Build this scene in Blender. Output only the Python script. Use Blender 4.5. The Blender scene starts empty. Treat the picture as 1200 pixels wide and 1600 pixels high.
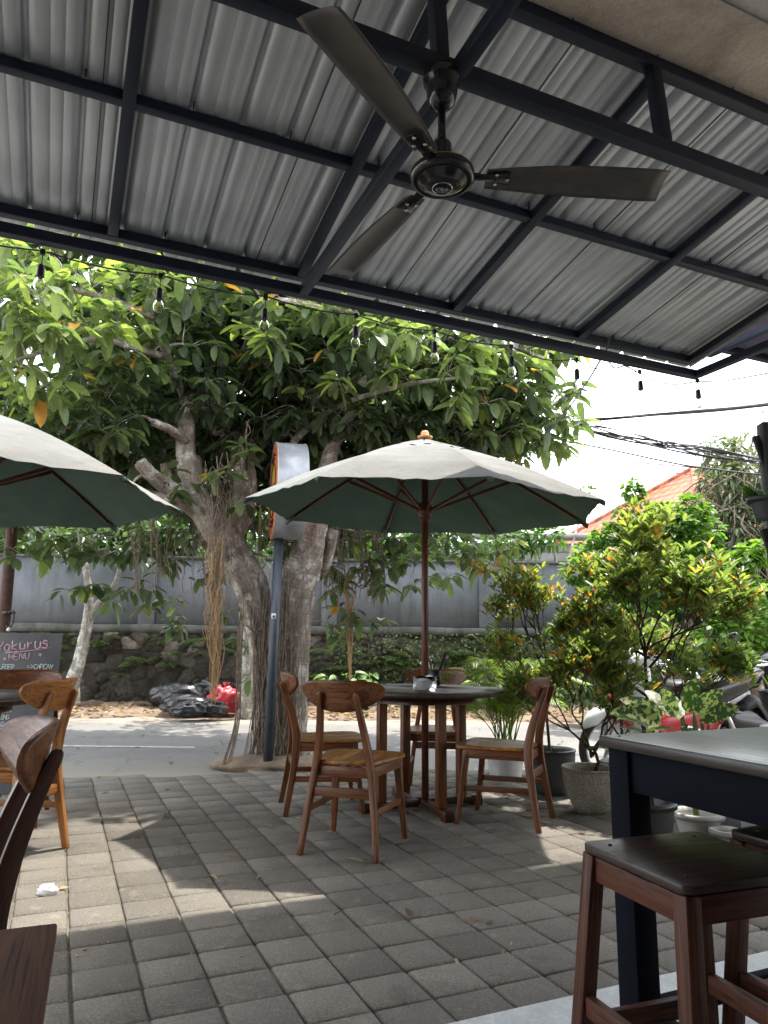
import bpy, math, random
import numpy as np
from mathutils import Vector, Matrix
random.seed(7); RNG = np.random.default_rng(7)
S = bpy.context.scene
COL = S.collection
rad = math.radians

# ------------------------------------------------------------------ camera
F, CH, PIT, ROL = 1130.0, 1.06, rad(10.3), rad(0.55)
cam = bpy.data.cameras.new('camera'); camo = bpy.data.objects.new('camera', cam); COL.objects.link(camo)
CM = (Matrix.Rotation(math.pi/2+PIT, 3, 'X') @ Matrix.Rotation(ROL, 3, 'Z'))
camo.matrix_world = Matrix.Translation((0, 0, CH)) @ CM.to_4x4()
cam.sensor_fit = 'VERTICAL'; cam.sensor_height = 36; cam.sensor_width = 27
cam.lens = 36*F/1600; cam.clip_start = 0.05; cam.clip_end = 600
S.camera = camo
# ------------------------------------------------------------------ sky and sun
SUNV = Vector((0.26, 0.28, 1.0)).normalized()          # towards the sun
EL = math.asin(SUNV.z); AZ = math.atan2(SUNV.x, SUNV.y)
w = bpy.data.worlds.new('World'); S.world = w; w.use_nodes = True
nt = w.node_tree; nt.nodes.clear()
out = nt.nodes.new('ShaderNodeOutputWorld'); bg = nt.nodes.new('ShaderNodeBackground')
sky = nt.nodes.new('ShaderNodeTexSky'); sky.sky_type = 'NISHITA'; sky.sun_disc = False
sky.sun_elevation = EL; sky.sun_rotation = AZ; sky.dust_density = 3.0; sky.air_density = 1.0
tc = nt.nodes.new('ShaderNodeTexCoord'); mp = nt.nodes.new('ShaderNodeMapping'); mp.inputs['Scale'].default_value = (1, 1, 2.6)
nz = nt.nodes.new('ShaderNodeTexNoise'); nz.inputs['Scale'].default_value = 2.3; nz.inputs['Detail'].default_value = 7
rp = nt.nodes.new('ShaderNodeValToRGB'); rp.color_ramp.elements[0].position = .40; rp.color_ramp.elements[1].position = .60
rp.color_ramp.elements[0].color = (.04, .04, .04, 1); rp.color_ramp.elements[1].color = (1, 1, 1, 1)
mx = nt.nodes.new('ShaderNodeMix'); mx.data_type = 'RGBA'
mx.inputs[7].default_value = (11.0, 11.3, 11.6, 1)      # sunlit cloud, in the sky texture's own units
nt.links.new(tc.outputs['Generated'], mp.inputs[0]); nt.links.new(mp.outputs[0], nz.inputs['Vector'])
nt.links.new(nz.outputs['Fac'], rp.inputs[0]); nt.links.new(rp.outputs[0], mx.inputs[0])
nt.links.new(sky.outputs[0], mx.inputs[6]); nt.links.new(mx.outputs[2], bg.inputs[0]); nt.links.new(bg.outputs[0], out.inputs[0])
bg.inputs[1].default_value = 0.15
sl = bpy.data.lights.new('sun', 'SUN'); sl.energy = 2.45; sl.angle = rad(0.9); sl.color = (1, .94, .84)
so = bpy.data.objects.new('sun', sl); COL.objects.link(so)
so.rotation_euler = SUNV.to_track_quat('Z', 'Y').to_euler()
S.view_settings.view_transform = 'Standard'; S.view_settings.look = 'None'
S.view_settings.exposure = 1.85; S.view_settings.gamma = 1.0; S.view_settings.use_curve_mapping = False
try:
    S.cycles.max_bounces = 8; S.cycles.transparent_max_bounces = 8
except Exception: pass

# ------------------------------------------------------------------ measuring helpers
def ray(x, y): return CM @ Vector(((x-600)/F, -(y-800)/F, -1))
def AZt(x, y, z=0.0):                       # point on the height z
    d = ray(x, y); return Vector((0, 0, CH)) + d*((z-CH)/d.z)
def AY(x, y, Y):                            # point at the distance Y
    d = ray(x, y); return Vector((0, 0, CH)) + d*(Y/d.y)
YAW = rad(23.8); UU = Vector((math.cos(YAW), math.sin(YAW), 0)); NN = Vector((-math.sin(YAW), math.cos(YAW), 0))
def UN(u, n, z=0.0): return UU*u + NN*n + Vector((0, 0, z))

# ------------------------------------------------------------------ materials
def newmat(name):
    m = bpy.data.materials.new(name); m.use_nodes = True
    return m, m.node_tree, m.node_tree.nodes['Principled BSDF']
def N(nt, t, **k):
    n = nt.nodes.new(t)
    for a, b in k.items(): setattr(n, a, b)
    return n
def ramp(nt, fac, stops):
    r = nt.nodes.new('ShaderNodeValToRGB'); e = r.color_ramp.elements
    while len(e) < len(stops): e.new(.5)
    for q, (p, c) in zip(e, stops): q.position = p; q.color = (*c, 1)
    nt.links.new(fac, r.inputs[0]); return r.outputs[0]
def coord(nt, scale=(1, 1, 1), kind='Object', attr=None):
    if attr:
        a = N(nt, 'ShaderNodeAttribute'); a.attribute_name = attr; o = a.outputs['Vector']
    else:
        a = N(nt, 'ShaderNodeTexCoord'); o = a.outputs[kind]
    m = N(nt, 'ShaderNodeMapping'); m.inputs['Scale'].default_value = scale
    nt.links.new(o, m.inputs[0]); return m.outputs[0]
def noise(nt, vec, sc, det=6, rough=.6, dist=0):
    n = N(nt, 'ShaderNodeTexNoise'); n.inputs['Scale'].default_value = sc; n.inputs['Detail'].default_value = det
    n.inputs['Roughness'].default_value = rough; n.inputs['Distortion'].default_value = dist
    nt.links.new(vec, n.inputs['Vector']); return n.outputs['Fac']
def bump(nt, b, h, s, d=.01):
    n = N(nt, 'ShaderNodeBump'); n.inputs['Strength'].default_value = s; n.inputs['Distance'].default_value = d
    nt.links.new(h, n.inputs['Height']); nt.links.new(n.outputs[0], b.inputs['Normal'])
def mixc(nt, f, a, b, mode='MIX'):
    m = N(nt, 'ShaderNodeMix', data_type='RGBA', blend_type=mode)
    for i, v in ((0, f), (6, a), (7, b)):
        if isinstance(v, (int, float)): m.inputs[i].default_value = v
        elif isinstance(v, tuple): m.inputs[i].default_value = (*v, 1)
        else: nt.links.new(v, m.inputs[i])
    return m.outputs[2]
def spec(b, v): b.inputs['Specular IOR Level'].default_value = v
def plain(name, c1, c2=None, rough=.5, sc=8, metal=0, bs=.15, bsc=60, fine=.0, sp=.5):
    m, nt, b = newmat(name); c2 = c2 or tuple(x*.75 for x in c1)
    v = coord(nt); n = noise(nt, v, sc)
    c = ramp(nt, n, [(.35, c2), (.65, c1)])
    if fine:
        n2 = noise(nt, v, 220, 2); c = mixc(nt, fine, c, ramp(nt, n2, [(.35, (0, 0, 0)), (.65, (1, 1, 1))]), 'OVERLAY')
    nt.links.new(c, b.inputs['Base Color'])
    b.inputs['Roughness'].default_value = rough; b.inputs['Metallic'].default_value = metal; spec(b, sp)
    rr = N(nt, 'ShaderNodeMapRange'); rr.inputs[3].default_value = max(.02, rough-.1); rr.inputs[4].default_value = min(1, rough+.12)
    nt.links.new(n, rr.inputs[0]); nt.links.new(rr.outputs[0], b.inputs['Roughness'])
    if bs: bump(nt, b, noise(nt, v, bsc, 5), bs, .004)
    return m
def wood(name, c1, c2, c3, rough=.45, strips=0, sp=.4, bs=.25):
    m, nt, b = newmat(name)
    v = coord(nt, (1.6, 22, 22), attr='gc')
    g = noise(nt, v, 1.6, 8, .65, 1.2)
    c = ramp(nt, g, [(.3, c1), (.5, c2), (.72, c3)])
    pores = noise(nt, coord(nt, (6, 160, 160), attr='gc'), 1, 3)
    c = mixc(nt, ramp(nt, pores, [(.36, (1, 1, 1)), (.44, (0, 0, 0))]), c, tuple(x*.4 for x in c1))
    if strips:
        a = N(nt, 'ShaderNodeAttribute'); a.attribute_name = 'gc'
        sx = N(nt, 'ShaderNodeSeparateXYZ'); nt.links.new(a.outputs['Vector'], sx.inputs[0])
        d = N(nt, 'ShaderNodeMath', operation='MULTIPLY'); d.inputs[1].default_value = 1/strips; nt.links.new(sx.outputs[1], d.inputs[0])
        fl = N(nt, 'ShaderNodeMath', operation='FLOOR'); nt.links.new(d.outputs[0], fl.inputs[0])
        wn = N(nt, 'ShaderNodeTexWhiteNoise', noise_dimensions='1D'); nt.links.new(fl.outputs[0], wn.inputs['W'])
        t = ramp(nt, wn.outputs['Value'], [(0, (.42, .36, .3)), (1, (1.3, 1.25, 1.15))])
        c = mixc(nt, .75, c, t, 'MULTIPLY')
        fr = N(nt, 'ShaderNodeMath', operation='FRACT'); nt.links.new(d.outputs[0], fr.inputs[0])
        c = mixc(nt, ramp(nt, fr.outputs[0], [(0, (1, 1, 1)), (.035, (0, 0, 0))]), c, (.02, .01, .006))
    big = noise(nt, coord(nt), 4, 3)
    c = mixc(nt, .35, c, ramp(nt, big, [(.3, (.55, .55, .55)), (.7, (1.0, 1.0, 1.0))]), 'MULTIPLY')
    nt.links.new(c, b.inputs['Base Color']); spec(b, sp)
    nt.links.new(ramp(nt, g, [(.2, (rough+.15,)*3), (.8, (rough-.08,)*3)]), b.inputs['Roughness'])
    bump(nt, b, pores, bs, .002)
    return m
def leafmat(name, stops, rough=.35, trans=.4, attr='rnd', mott=None):
    m, nt, b = newmat(name)
    a = N(nt, 'ShaderNodeAttribute'); a.attribute_name = attr
    c = ramp(nt, a.outputs['Fac'], stops)
    v = coord(nt)
    c = mixc(nt, .5, c, ramp(nt, noise(nt, v, 40, 3), [(.3, (.6, .6, .6)), (.7, (1.15, 1.15, 1.15))]), 'MULTIPLY')
    if mott:
        c = mixc(nt, ramp(nt, noise(nt, v, 70, 2), [(.5, (0, 0, 0)), (.56, (1, 1, 1))]), c, mott) if 0 else mixc(nt, ramp(nt, noise(nt, v, 32, 2), [(.5, (0, 0, 0)), (.56, (1, 1, 1))]), c, mott)
    nt.links.new(c, b.inputs['Base Color']); b.inputs['Roughness'].default_value = rough; spec(b, .55)
    tr = N(nt, 'ShaderNodeBsdfTranslucent')
    tcx = mixc(nt, 1.0, c, (1.75, 1.9, .85), 'MULTIPLY'); nt.links.new(tcx, tr.inputs[0])
    ms = N(nt, 'ShaderNodeMixShader'); ms.inputs[0].default_value = trans
    o = nt.nodes['Material Output']
    nt.links.new(b.outputs[0], ms.inputs[1]); nt.links.new(tr.outputs[0], ms.inputs[2]); nt.links.new(ms.outputs[0], o.inputs[0])
    return m

M = {}
M['navy'] = plain('navy_steel_paint', (.010, .016, .032), (.006, .010, .022), .5, 14, 0, .12, 120, 0, .3)
M['black_gloss'] = plain('black_enamel', (.012, .012, .015), (.008, .008, .010), .14, 10, 0, .03, 90)
M['navy_wood'] = plain('navy_painted_wood', (.0045, .0065, .011), (.003, .004, .007), .75, 14, 0, .12, 120, 0, .08)  # navy darkened further so the colour itself carries the indoor shade
M['black'] = plain('black_plastic', (.014, .014, .015), (.009, .009, .010), .5, 14, 0, .1, 120)
M['rubber'] = plain('rubber', (.02, .02, .02), (.03, .028, .025), .8, 14, 0, .3, 120)
M['gold'] = plain('brass_band', (.50, .34, .10), (.40, .26, .08), .35, 10, .8, 0)
M['chrome'] = plain('worn_steel', (.55, .55, .56), (.42, .42, .43), .25, 12, 1, .03, 80)
M['blade'] = plain('fan_blade_metal', (.085, .075, .068), (.05, .045, .04), .42, 9, .35, .1, 60)
M['teak_light'] = wood('oiled_teak', (.16, .055, .014), (.32, .125, .032), (.46, .205, .060), .40)
M['teak_dark'] = wood('dark_teak', (.070, .022, .008), (.150, .052, .016), (.25, .098, .032), .38)
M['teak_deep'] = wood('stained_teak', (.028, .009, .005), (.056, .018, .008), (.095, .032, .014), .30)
M['seat'] = wood('teak_strips', (.20, .075, .020), (.38, .165, .045), (.54, .27, .085), .32, .052)
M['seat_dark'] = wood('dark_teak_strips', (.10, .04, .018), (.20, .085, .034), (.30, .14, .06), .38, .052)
M['tabletop'] = wood('weathered_top', (.040, .030, .024), (.085, .064, .050), (.15, .118, .095), .42, .11)
M['red_wood'] = wood('red_stained_wood', (.045, .013, .007), (.085, .028, .014), (.13, .048, .024), .5, 0, .25)  # red-brown, with the indoor shade put into a darker base colour
M['stool_top'] = wood('stool_top', (.018, .010, .008), (.034, .019, .015), (.062, .036, .028), .34, 0, .5, .06)  # dark wood tone lowered further, indoor shade included in the colour
M['bar_top'] = wood('dark_bar_top', (.020, .017, .015), (.042, .036, .032), (.085, .074, .066), .30, .14, .45, .08)
M['pole_wood'] = wood('umbrella_wood', (.060, .018, .010), (.12, .040, .020), (.18, .068, .034), .35)
M['pale_wood'] = plain('pale_wood', (.55, .30, .12), (.45, .22, .08), .6)

def m_sheet():
    m, nt, b = newmat('galvanised_sheet'); v = coord(nt)
    a = N(nt, 'ShaderNodeAttribute'); a.attribute_name = 'gc'
    st = noise(nt, coord(nt, (.25, 18, 1), attr='gc'), 2.4, 4)
    c = ramp(nt, noise(nt, v, 1.4, 5), [(.35, (.40, .43, .46)), (.65, (.47, .50, .53))])
    c = mixc(nt, .4, c, ramp(nt, noise(nt, v, 2.2, 4), [(.3, (.6, .58, .56)), (.7, (1, 1, 1))]), 'MULTIPLY')
    nt.links.new(c, b.inputs['Base Color']); b.inputs['Metallic'].default_value = .5
    nt.links.new(ramp(nt, noise(nt, v, 9), [(.3, (.38,)*3), (.7, (.48,)*3)]), b.inputs['Roughness'])
    bump(nt, b, noise(nt, v, 3, 2), .04, .02); return m
M['sheet'] = m_sheet()
def m_concrete(name, a_, b_, sc=3, stain=(.05, .05, .05), amt=.5, bs=.4, streak=0):
    m, nt, b = newmat(name); v = coord(nt)
    c = ramp(nt, noise(nt, v, sc, 8, .65), [(.3, b_), (.7, a_)])
    if streak:
        s = noise(nt, coord(nt, (5, 5, .5)), 1.2, 6, .6)
        c = mixc(nt, ramp(nt, s, [(.48, (0, 0, 0)), (.75, (streak,)*3)]), c, stain)
    c = mixc(nt, ramp(nt, noise(nt, v, sc*.6, 9, .7, .5), [(.5, (0, 0, 0)), (.72, (amt,)*3)]), c, stain)
    c = mixc(nt, .35, c, ramp(nt, noise(nt, v, 90, 3), [(.3, (.5,)*3), (.7, (1.1,)*3)]), 'MULTIPLY')
    nt.links.new(c, b.inputs['Base Color']); b.inputs['Roughness'].default_value = .85; spec(b, .3)
    bump(nt, b, noise(nt, v, 35, 8, .7), bs, .01); return m
M['plaster_rough'] = m_concrete('rough_plaster', (.60, .50, .40), (.42, .35, .28), 4, (.12, .10, .08), .5, 1.0)
M['plaster_smooth'] = m_concrete('ceiling_plaster', (.50, .46, .42), (.42, .39, .36), 2, (.2, .18, .16), .3, .2)
M['wall_grey'] = m_concrete('blue_grey_render', (.205, .218, .240), (.125, .135, .150), 1.1, (.085, .088, .092), .75, .5, .7)
M['wall_base'] = m_concrete('damp_render_ledge', (.15, .148, .135), (.06, .062, .052), 3.5, (.03, .035, .02), .85, .8)
M['block'] = m_concrete('concrete_block', (.36, .36, .34), (.26, .26, .25), 5, (.12, .12, .1), .4, .5)
M['white_floor'] = m_concrete('pale_terrazzo', (.62, .63, .62), (.50, .51, .50), 9, (.34, .34, .33), .4, .1)
def m_paver():
    m, nt, b = newmat('paver_concrete'); v = coord(nt)
    a = N(nt, 'ShaderNodeAttribute'); a.attribute_name = 'rnd'
    c = ramp(nt, a.outputs['Fac'], [(0, (.125, .113, .098)), (.5, (.168, .153, .132)), (1, (.215, .197, .17))])
    c = mixc(nt, .6, c, ramp(nt, noise(nt, v, 1.3, 6, .65), [(.3, (.62, .62, .62)), (.7, (1.15, 1.13, 1.08))]), 'MULTIPLY')
    c = mixc(nt, .7, c, ramp(nt, noise(nt, v, 130, 4, .8), [(.3, (.35,)*3), (.5, (.95,)*3), (.72, (1.8,)*3)]), 'MULTIPLY')
    c = mixc(nt, ramp(nt, noise(nt, v, 14, 5, .7), [(.58, (0, 0, 0)), (.72, (.6,)*3)]), c, (.27, .25, .21))
    c = mixc(nt, ramp(nt, noise(nt, v, 3.3, 6, .7, .6), [(.56, (0, 0, 0)), (.66, (.45,)*3)]), c, (.07, .062, .052))
    nt.links.new(c, b.inputs['Base Color']); b.inputs['Roughness'].default_value = .82; spec(b, .35)
    bump(nt, b, noise(nt, v, 160, 5, .8), .6, .004); return m
M['paver'] = m_paver()
M['sand'] = plain('joint_sand', (.20, .18, .145), (.075, .066, .054), .95, 6, 0, .6, 150, .3)
def m_road():
    m, nt, b = newmat('worn_asphalt'); v = coord(nt)
    c = ramp(nt, noise(nt, v, 1.1, 7, .65), [(.3, (.165, .160, .150)), (.7, (.225, .217, .203))])
    c = mixc(nt, .7, c, ramp(nt, noise(nt, v, 75, 4, .8), [(.3, (.55,)*3), (.7, (1.3,)*3)]), 'MULTIPLY')
    sx = N(nt, 'ShaderNodeSeparateXYZ'); nt.links.new(v, sx.inputs[0])
    ds = noise(nt, coord(nt, (.35, 1, 1)), 2.4, 5)
    ad = N(nt, 'ShaderNodeMath', operation='MULTIPLY_ADD'); ad.inputs[1].default_value = .8; nt.links.new(ds, ad.inputs[0]); nt.links.new(sx.outputs[1], ad.inputs[2])
    e = ramp(nt, ad.outputs[0], [(0, (1,)*3), (1, (1,)*3)])
    mr = N(nt, 'ShaderNodeMapRange'); mr.inputs[1].default_value = 7.4; mr.inputs[2].default_value = 6.5; nt.links.new(ad.outputs[0], mr.inputs[0])
    c = mixc(nt, mr.outputs[0], c, (.27, .24, .195))           # dust swept to the kerb
    mr2 = N(nt, 'ShaderNodeMapRange'); mr2.inputs[1].default_value = 10.2; mr2.inputs[2].default_value = 10.9; nt.links.new(ad.outputs[0], mr2.inputs[0])
    c = mixc(nt, mr2.outputs[0], c, (.36, .29, .22))
    wv = N(nt, 'ShaderNodeTexVoronoi', feature='DISTANCE_TO_EDGE'); wv.inputs['Scale'].default_value = .9
    dn = N(nt, 'ShaderNodeTexNoise'); dn.inputs['Scale'].default_value = 2.5; dn.inputs['Detail'].default_value = 6; nt.links.new(v, dn.inputs['Vector'])
    va = N(nt, 'ShaderNodeVectorMath', operation='MULTIPLY_ADD'); va.inputs[1].default_value = (.7, .7, .7); nt.links.new(dn.outputs['Color'], va.inputs[0]); nt.links.new(v, va.inputs[2]); nt.links.new(va.outputs[0], wv.inputs['Vector'])
    c = mixc(nt, ramp(nt, wv.outputs['Distance'], [(0, (.7,)*3), (.012, (0,)*3)]), c, (.09, .085, .08))
    c = mixc(nt, ramp(nt, noise(nt, coord(nt, (.5, 1.6, 1)), 1.3, 3, .5), [(.52, (0,)*3), (.60, (.35,)*3)]), c, (.20, .195, .188))
    nt.links.new(c, b.inputs['Base Color']); b.inputs['Roughness'].default_value = .85; spec(b, .3)
    bump(nt, b, noise(nt, v, 120, 4, .8), .6, .006); return m
M['road'] = m_road()
M['dirt'] = plain('leafy_soil', (.24, .175, .12), (.10, .072, .05), .95, 5, 0, .9, 40, .3)
M['soil'] = plain('pot_soil', (.12, .09, .065), (.05, .036, .026), .95, 30, 0, .9, 90)
M['chips'] = plain('dry_leaf_mulch', (.40, .33, .26), (.16, .12, .09), .95, 60, 0, .9, 90)
def m_rock():
    m, nt, b = newmat('mossy_rubble'); v = coord(nt)
    a = N(nt, 'ShaderNodeAttribute'); a.attribute_name = 'rnd'
    c = ramp(nt, a.outputs['Fac'], [(0, (.060, .053, .043)), (.55, (.105, .092, .074)), (.88, (.17, .148, .12)), (.95, (.34, .29, .23)), (1, (.46, .41, .34))])
    c = mixc(nt, .7, c, ramp(nt, noise(nt, v, 16, 7, .75), [(.3, (.4,)*3), (.7, (1.35,)*3)]), 'MULTIPLY')
    g = N(nt, 'ShaderNodeAttribute'); g.attribute_name = 'mort'
    c = mixc(nt, ramp(nt, g.outputs['Fac'], [(.0, (.8,)*3), (.3, (0,)*3)]), c, (.045, .038, .031))
    c = mixc(nt, ramp(nt, noise(nt, v, 2.6, 8, .72), [(.47, (0,)*3), (.60, (.9,)*3)]), c, (.085, .075, .060))
    sx = N(nt, 'ShaderNodeSeparateXYZ'); nt.links.new(v, sx.inputs[0])
    s = N(nt, 'ShaderNodeMath', operation='MULTIPLY_ADD'); s.inputs[1].default_value = .22; nt.links.new(sx.outputs[0], s.inputs[0]); nt.links.new(noise(nt, v, 3, 7, .7), s.inputs[2])
    c = mixc(nt, ramp(nt, s.outputs[0], [(.48, (0, 0, 0)), (.75, (.7,)*3)]), c, (.085, .105, .042))
    nt.links.new(c, b.inputs['Base Color']); b.inputs['Roughness'].default_value = .92; spec(b, .2)
    c = mixc(nt, .6, c, ramp(nt, noise(nt, v, 55, 6, .8), [(.35, (.3,)*3), (.6, (1.4,)*3)]), 'MULTIPLY'); nt.links.new(c, b.inputs['Base Color'])
    bump(nt, b, noise(nt, v, 22, 9, .8), 1.0, .08); return m
M['rock'] = m_rock()
M['line'] = plain('road_paint', (.62, .61, .57), (.34, .33, .31), .8, 12, 0, .4, 90, .5)
def m_bark(name, a_, b_, c_, sc=1):
    m, nt, b = newmat(name)
    g = noise(nt, coord(nt, (3*sc, 14*sc, 14*sc), attr='gc'), 1.5, 8, .7, 1)
    v = coord(nt)
    c = ramp(nt, g, [(.28, a_), (.5, b_), (.74, c_)])
    lich = noise(nt, v, 7, 8, .75)
    c = mixc(nt, ramp(nt, lich, [(.50, (0, 0, 0)), (.60, (.8,)*3)]), c, tuple(min(.6, x*1.45+.03) for x in c_))
    rings = noise(nt, coord(nt, (40, 2, 2), attr='gc'), 1.5, 4)
    c = mixc(nt, .5, c, ramp(nt, rings, [(.3, (.5,)*3), (.6, (1.1,)*3)]), 'MULTIPLY')
    nt.links.new(c, b.inputs['Base Color']); b.inputs['Roughness'].default_value = .9; spec(b, .2)
    bump(nt, b, noise(nt, v, 30, 8, .7), 1.0, .02); return m
M['bark'] = m_bark('fig_bark', (.10, .078, .060), (.24, .195, .155), (.42, .37, .32))
M['bark_pale'] = m_bark('pale_lichen_bark', (.12, .105, .085), (.26, .235, .20), (.44, .41, .36), 1.4)
M['bark_dark'] = m_bark('shrub_bark', (.025, .018, .013), (.05, .037, .028), (.10, .078, .06), 2)
M['root'] = plain('aerial_root', (.24, .185, .135), (.11, .082, .058), .85, 30, 0, .3, 90)
M['root_gold'] = plain('fresh_aerial_root', (.42, .26, .11), (.26, .155, .075), .8, 30, 0, .3, 90)
M['leaf'] = leafmat('fig_leaf', [(0, (.034, .050, .033)), (.35, (.060, .088, .052)), (.62, (.105, .145, .075)), (.82, (.185, .235, .10)), (.965, (.27, .32, .09)), (1, (.50, .24, .06))], .25, .5)
M['leaf_bg'] = leafmat('background_leaf', [(0, (.020, .042, .016)), (.5, (.05, .10, .028)), (1, (.12, .19, .04))], .5, .45)
M['leaf_shrub'] = leafmat('shrub_leaf', [(0, (.040, .070, .028)), (.45, (.095, .140, .050)), (.80, (.20, .235, .075)), (.90, (.46, .33, .09)), (.95, (.58, .25, .04)), (1, (.60, .13, .06))], .36, .6)
M['leaf_round'] = leafmat('round_green_leaf', [(0, (.030, .07, .018)), (.5, (.08, .16, .03)), (1, (.17, .29, .05))], .45, .5)
M['leaf_palm'] = leafmat('palm_leaflet', [(0, (.07, .12, .03)), (.5, (.16, .24, .05)), (1, (.34, .40, .08))], .4, .5)
M['leaf_grey'] = leafmat('dusty_leaf', [(0, (.045, .060, .035)), (.5, (.105, .13, .07)), (1, (.21, .24, .13))], .6, .4)
M['leaf_varieg'] = leafmat('mottled_leaf', [(0, (.030, .07, .025)), (1, (.045, .10, .03))], .4, .35, mott=(.34, .40, .17))
M['leaf_fern'] = leafmat('fern_leaf', [(0, (.035, .06, .022)), (.5, (.085, .13, .045)), (1, (.19, .25, .08))], .6, .4)
M['leaf_dry'] = leafmat('dry_leaf', [(0, (.10, .055, .03)), (.5, (.24, .145, .08)), (1, (.42, .30, .18))], .8, .2)
M['cloth_top'] = plain('sun_bleached_canvas', (.25, .255, .235), (.185, .195, .175), .9, 5, 0, .35, 300)
def m_canvas():
    m, nt, b = newmat('bleached_canvas'); v = coord(nt)
    c = ramp(nt, noise(nt, v, 2.2, 7, .7), [(.3, (.16, .163, .155)), (.7, (.235, .233, .222))])
    c = mixc(nt, ramp(nt, noise(nt, v, 6, 8, .75), [(.55, (0,)*3), (.72, (.45,)*3)]), c, (.12, .125, .10))
    c = mixc(nt, ramp(nt, noise(nt, coord(nt, (1, 1, 6)), 1.2, 4), [(.5, (0,)*3), (.7, (.35,)*3)]), c, (.31, .31, .30))
    nt.links.new(c, b.inputs['Base Color']); b.inputs['Roughness'].default_value = .92; spec(b, .2)
    bump(nt, b, noise(nt, v, 9, 5, .6, 1.5), .5, .015)
    tr = N(nt, 'ShaderNodeBsdfTranslucent'); tr.inputs[0].default_value = (.10, .16, .12, 1)
    ms = N(nt, 'ShaderNodeMixShader'); ms.inputs[0].default_value = .12; o = nt.nodes['Material Output']
    nt.links.new(b.outputs[0], ms.inputs[1]); nt.links.new(tr.outputs[0], ms.inputs[2]); nt.links.new(ms.outputs[0], o.inputs[0]); return m
M['cloth_top'] = m_canvas()
M['cloth_under'] = plain('green_canvas', (.080, .140, .112), (.063, .112, .090), .92, 6, 0, .35, 300)
M['bag_black'] = plain('black_bin_bag', (.016, .016, .018), (.010, .010, .011), .28, 12, 0, .9, 22)
M['bag_red'] = plain('red_bin_bag', (.50, .035, .045), (.33, .02, .03), .35, 12, 0, .9, 26)
M['orange'] = plain('orange_sign_face', (.72, .17, .03), (.62, .13, .03), .4, 6, 0, .05)
M['yellow'] = plain('yellow_print', (.68, .42, .03), (.55, .30, .02), .45, 6, 0, 0)
M['sign_metal'] = plain('grey_sign_rim', (.42, .43, .45), (.28, .28, .30), .45, 7, .3, .2, 40)
M['pole_grey'] = plain('grey_pole_paint', (.052, .062, .080), (.036, .044, .056), .45, 12, 0, .2, 90)
M['rust'] = plain('rusty_pipe', (.12, .065, .045), (.06, .032, .022), .8, 18, .2, .5, 90)
M['white_paint'] = plain('white_plastic', (.66, .66, .65), (.54, .54, .52), .35, 8, 0, .05)
M['white_pot'] = plain('white_pot', (.50, .50, .49), (.36, .36, .34), .5, 9, 0, .15)
M['grey_pot'] = plain('charcoal_pot', (.050, .055, .058), (.034, .037, .040), .6, 9, 0, .2)
M['beige_pot'] = plain('speckled_stone_pot', (.34, .31, .255), (.24, .215, .175), .85, 10, 0, .8, 190, .75)
M['black_pot'] = plain('black_nursery_pot', (.016, .017, .021), (.010, .011, .013), .42, 10, 0, .1)
M['bin'] = plain('pale_grey_bin', (.34, .36, .40), (.27, .29, .32), .45, 9, 0, .1)
M['chalkboard'] = plain('chalkboard', (.075, .078, .082), (.12, .123, .127), .8, 3, 0, .1)
M['chalk_white'] = plain('white_chalk', (.70, .76, .76), (.5, .56, .56), .95, 90, 0, .3)
M['chalk_pink'] = plain('pink_chalk', (.74, .50, .58), (.6, .36, .44), .95, 90, 0, .3)
M['paper'] = plain('paper_napkin', (.78, .78, .76), (.66, .66, .66), .9, 30, 0, .3)
M['red_body'] = plain('red_bodywork', (.50, .03, .05), (.40, .02, .035), .18, 6, 0, 0)
M['white_body'] = plain('white_bodywork', (.66, .67, .69), (.50, .51, .53), .2, 6, 0, 0)
M['black_body'] = plain('black_bodywork', (.018, .019, .022), (.012, .012, .014), .16, 6, 0, 0)
M['wire'] = plain('cable_sheath', (.028, .028, .030), (.05, .05, .05), .6, 10, 0, 0)
M['wire_pale'] = plain('pale_cable', (.16, .17, .22), (.10, .11, .14), .6, 10, 0, 0)
M['bamboo'] = plain('dry_bamboo', (.26, .20, .14), (.13, .10, .07), .8, 20, 0, .4)
M['purple_sheet'] = plain('tinted_roof_panel', (.11, .09, .15), (.075, .06, .10), .5, 6, 0, 0)
def m_tile():
    m, nt, b = newmat('terracotta_tile'); v = coord(nt)
    c = ramp(nt, noise(nt, v, 3, 8, .7), [(.3, (.30, .075, .035)), (.7, (.50, .15, .075))])
    for dr, sc_, k in (('X', .9, .55), ('Y', .7, .4)):
        wv = N(nt, 'ShaderNodeTexWave', bands_direction=dr); wv.inputs['Scale'].default_value = sc_; wv.inputs['Distortion'].default_value = 1.2; wv.inputs['Detail'].default_value = 2; wv.inputs['Detail Scale'].default_value = 3
        nt.links.new(v, wv.inputs['Vector']); c = mixc(nt, k, c, ramp(nt, wv.outputs['Fac'], [(.05, (.25,)*3), (.5, (1.1,)*3)]), 'MULTIPLY')
    c = mixc(nt, ramp(nt, noise(nt, v, .8, 6, .7), [(.5, (0,)*3), (.7, (.5,)*3)]), c, (.16, .12, .09))
    nt.links.new(c, b.inputs['Base Color']); b.inputs['Roughness'].default_value = .85
    return m
M['tile'] = m_tile()
def m_glass(name, rough=.03, tint=(1, 1, 1)):
    m, nt, b = newmat(name); b.inputs['Base Color'].default_value = (*tint, 1)
    b.inputs['Transmission Weight'].default_value = 1; b.inputs['Roughness'].default_value = rough; b.inputs['IOR'].default_value = 1.3 if name != 'bulb_glass' else 1.08
    return m
M['glass'] = m_glass('bulb_glass', .04)
M['acrylic'] = m_glass('acrylic', .06, (.93, .94, .94))
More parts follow.
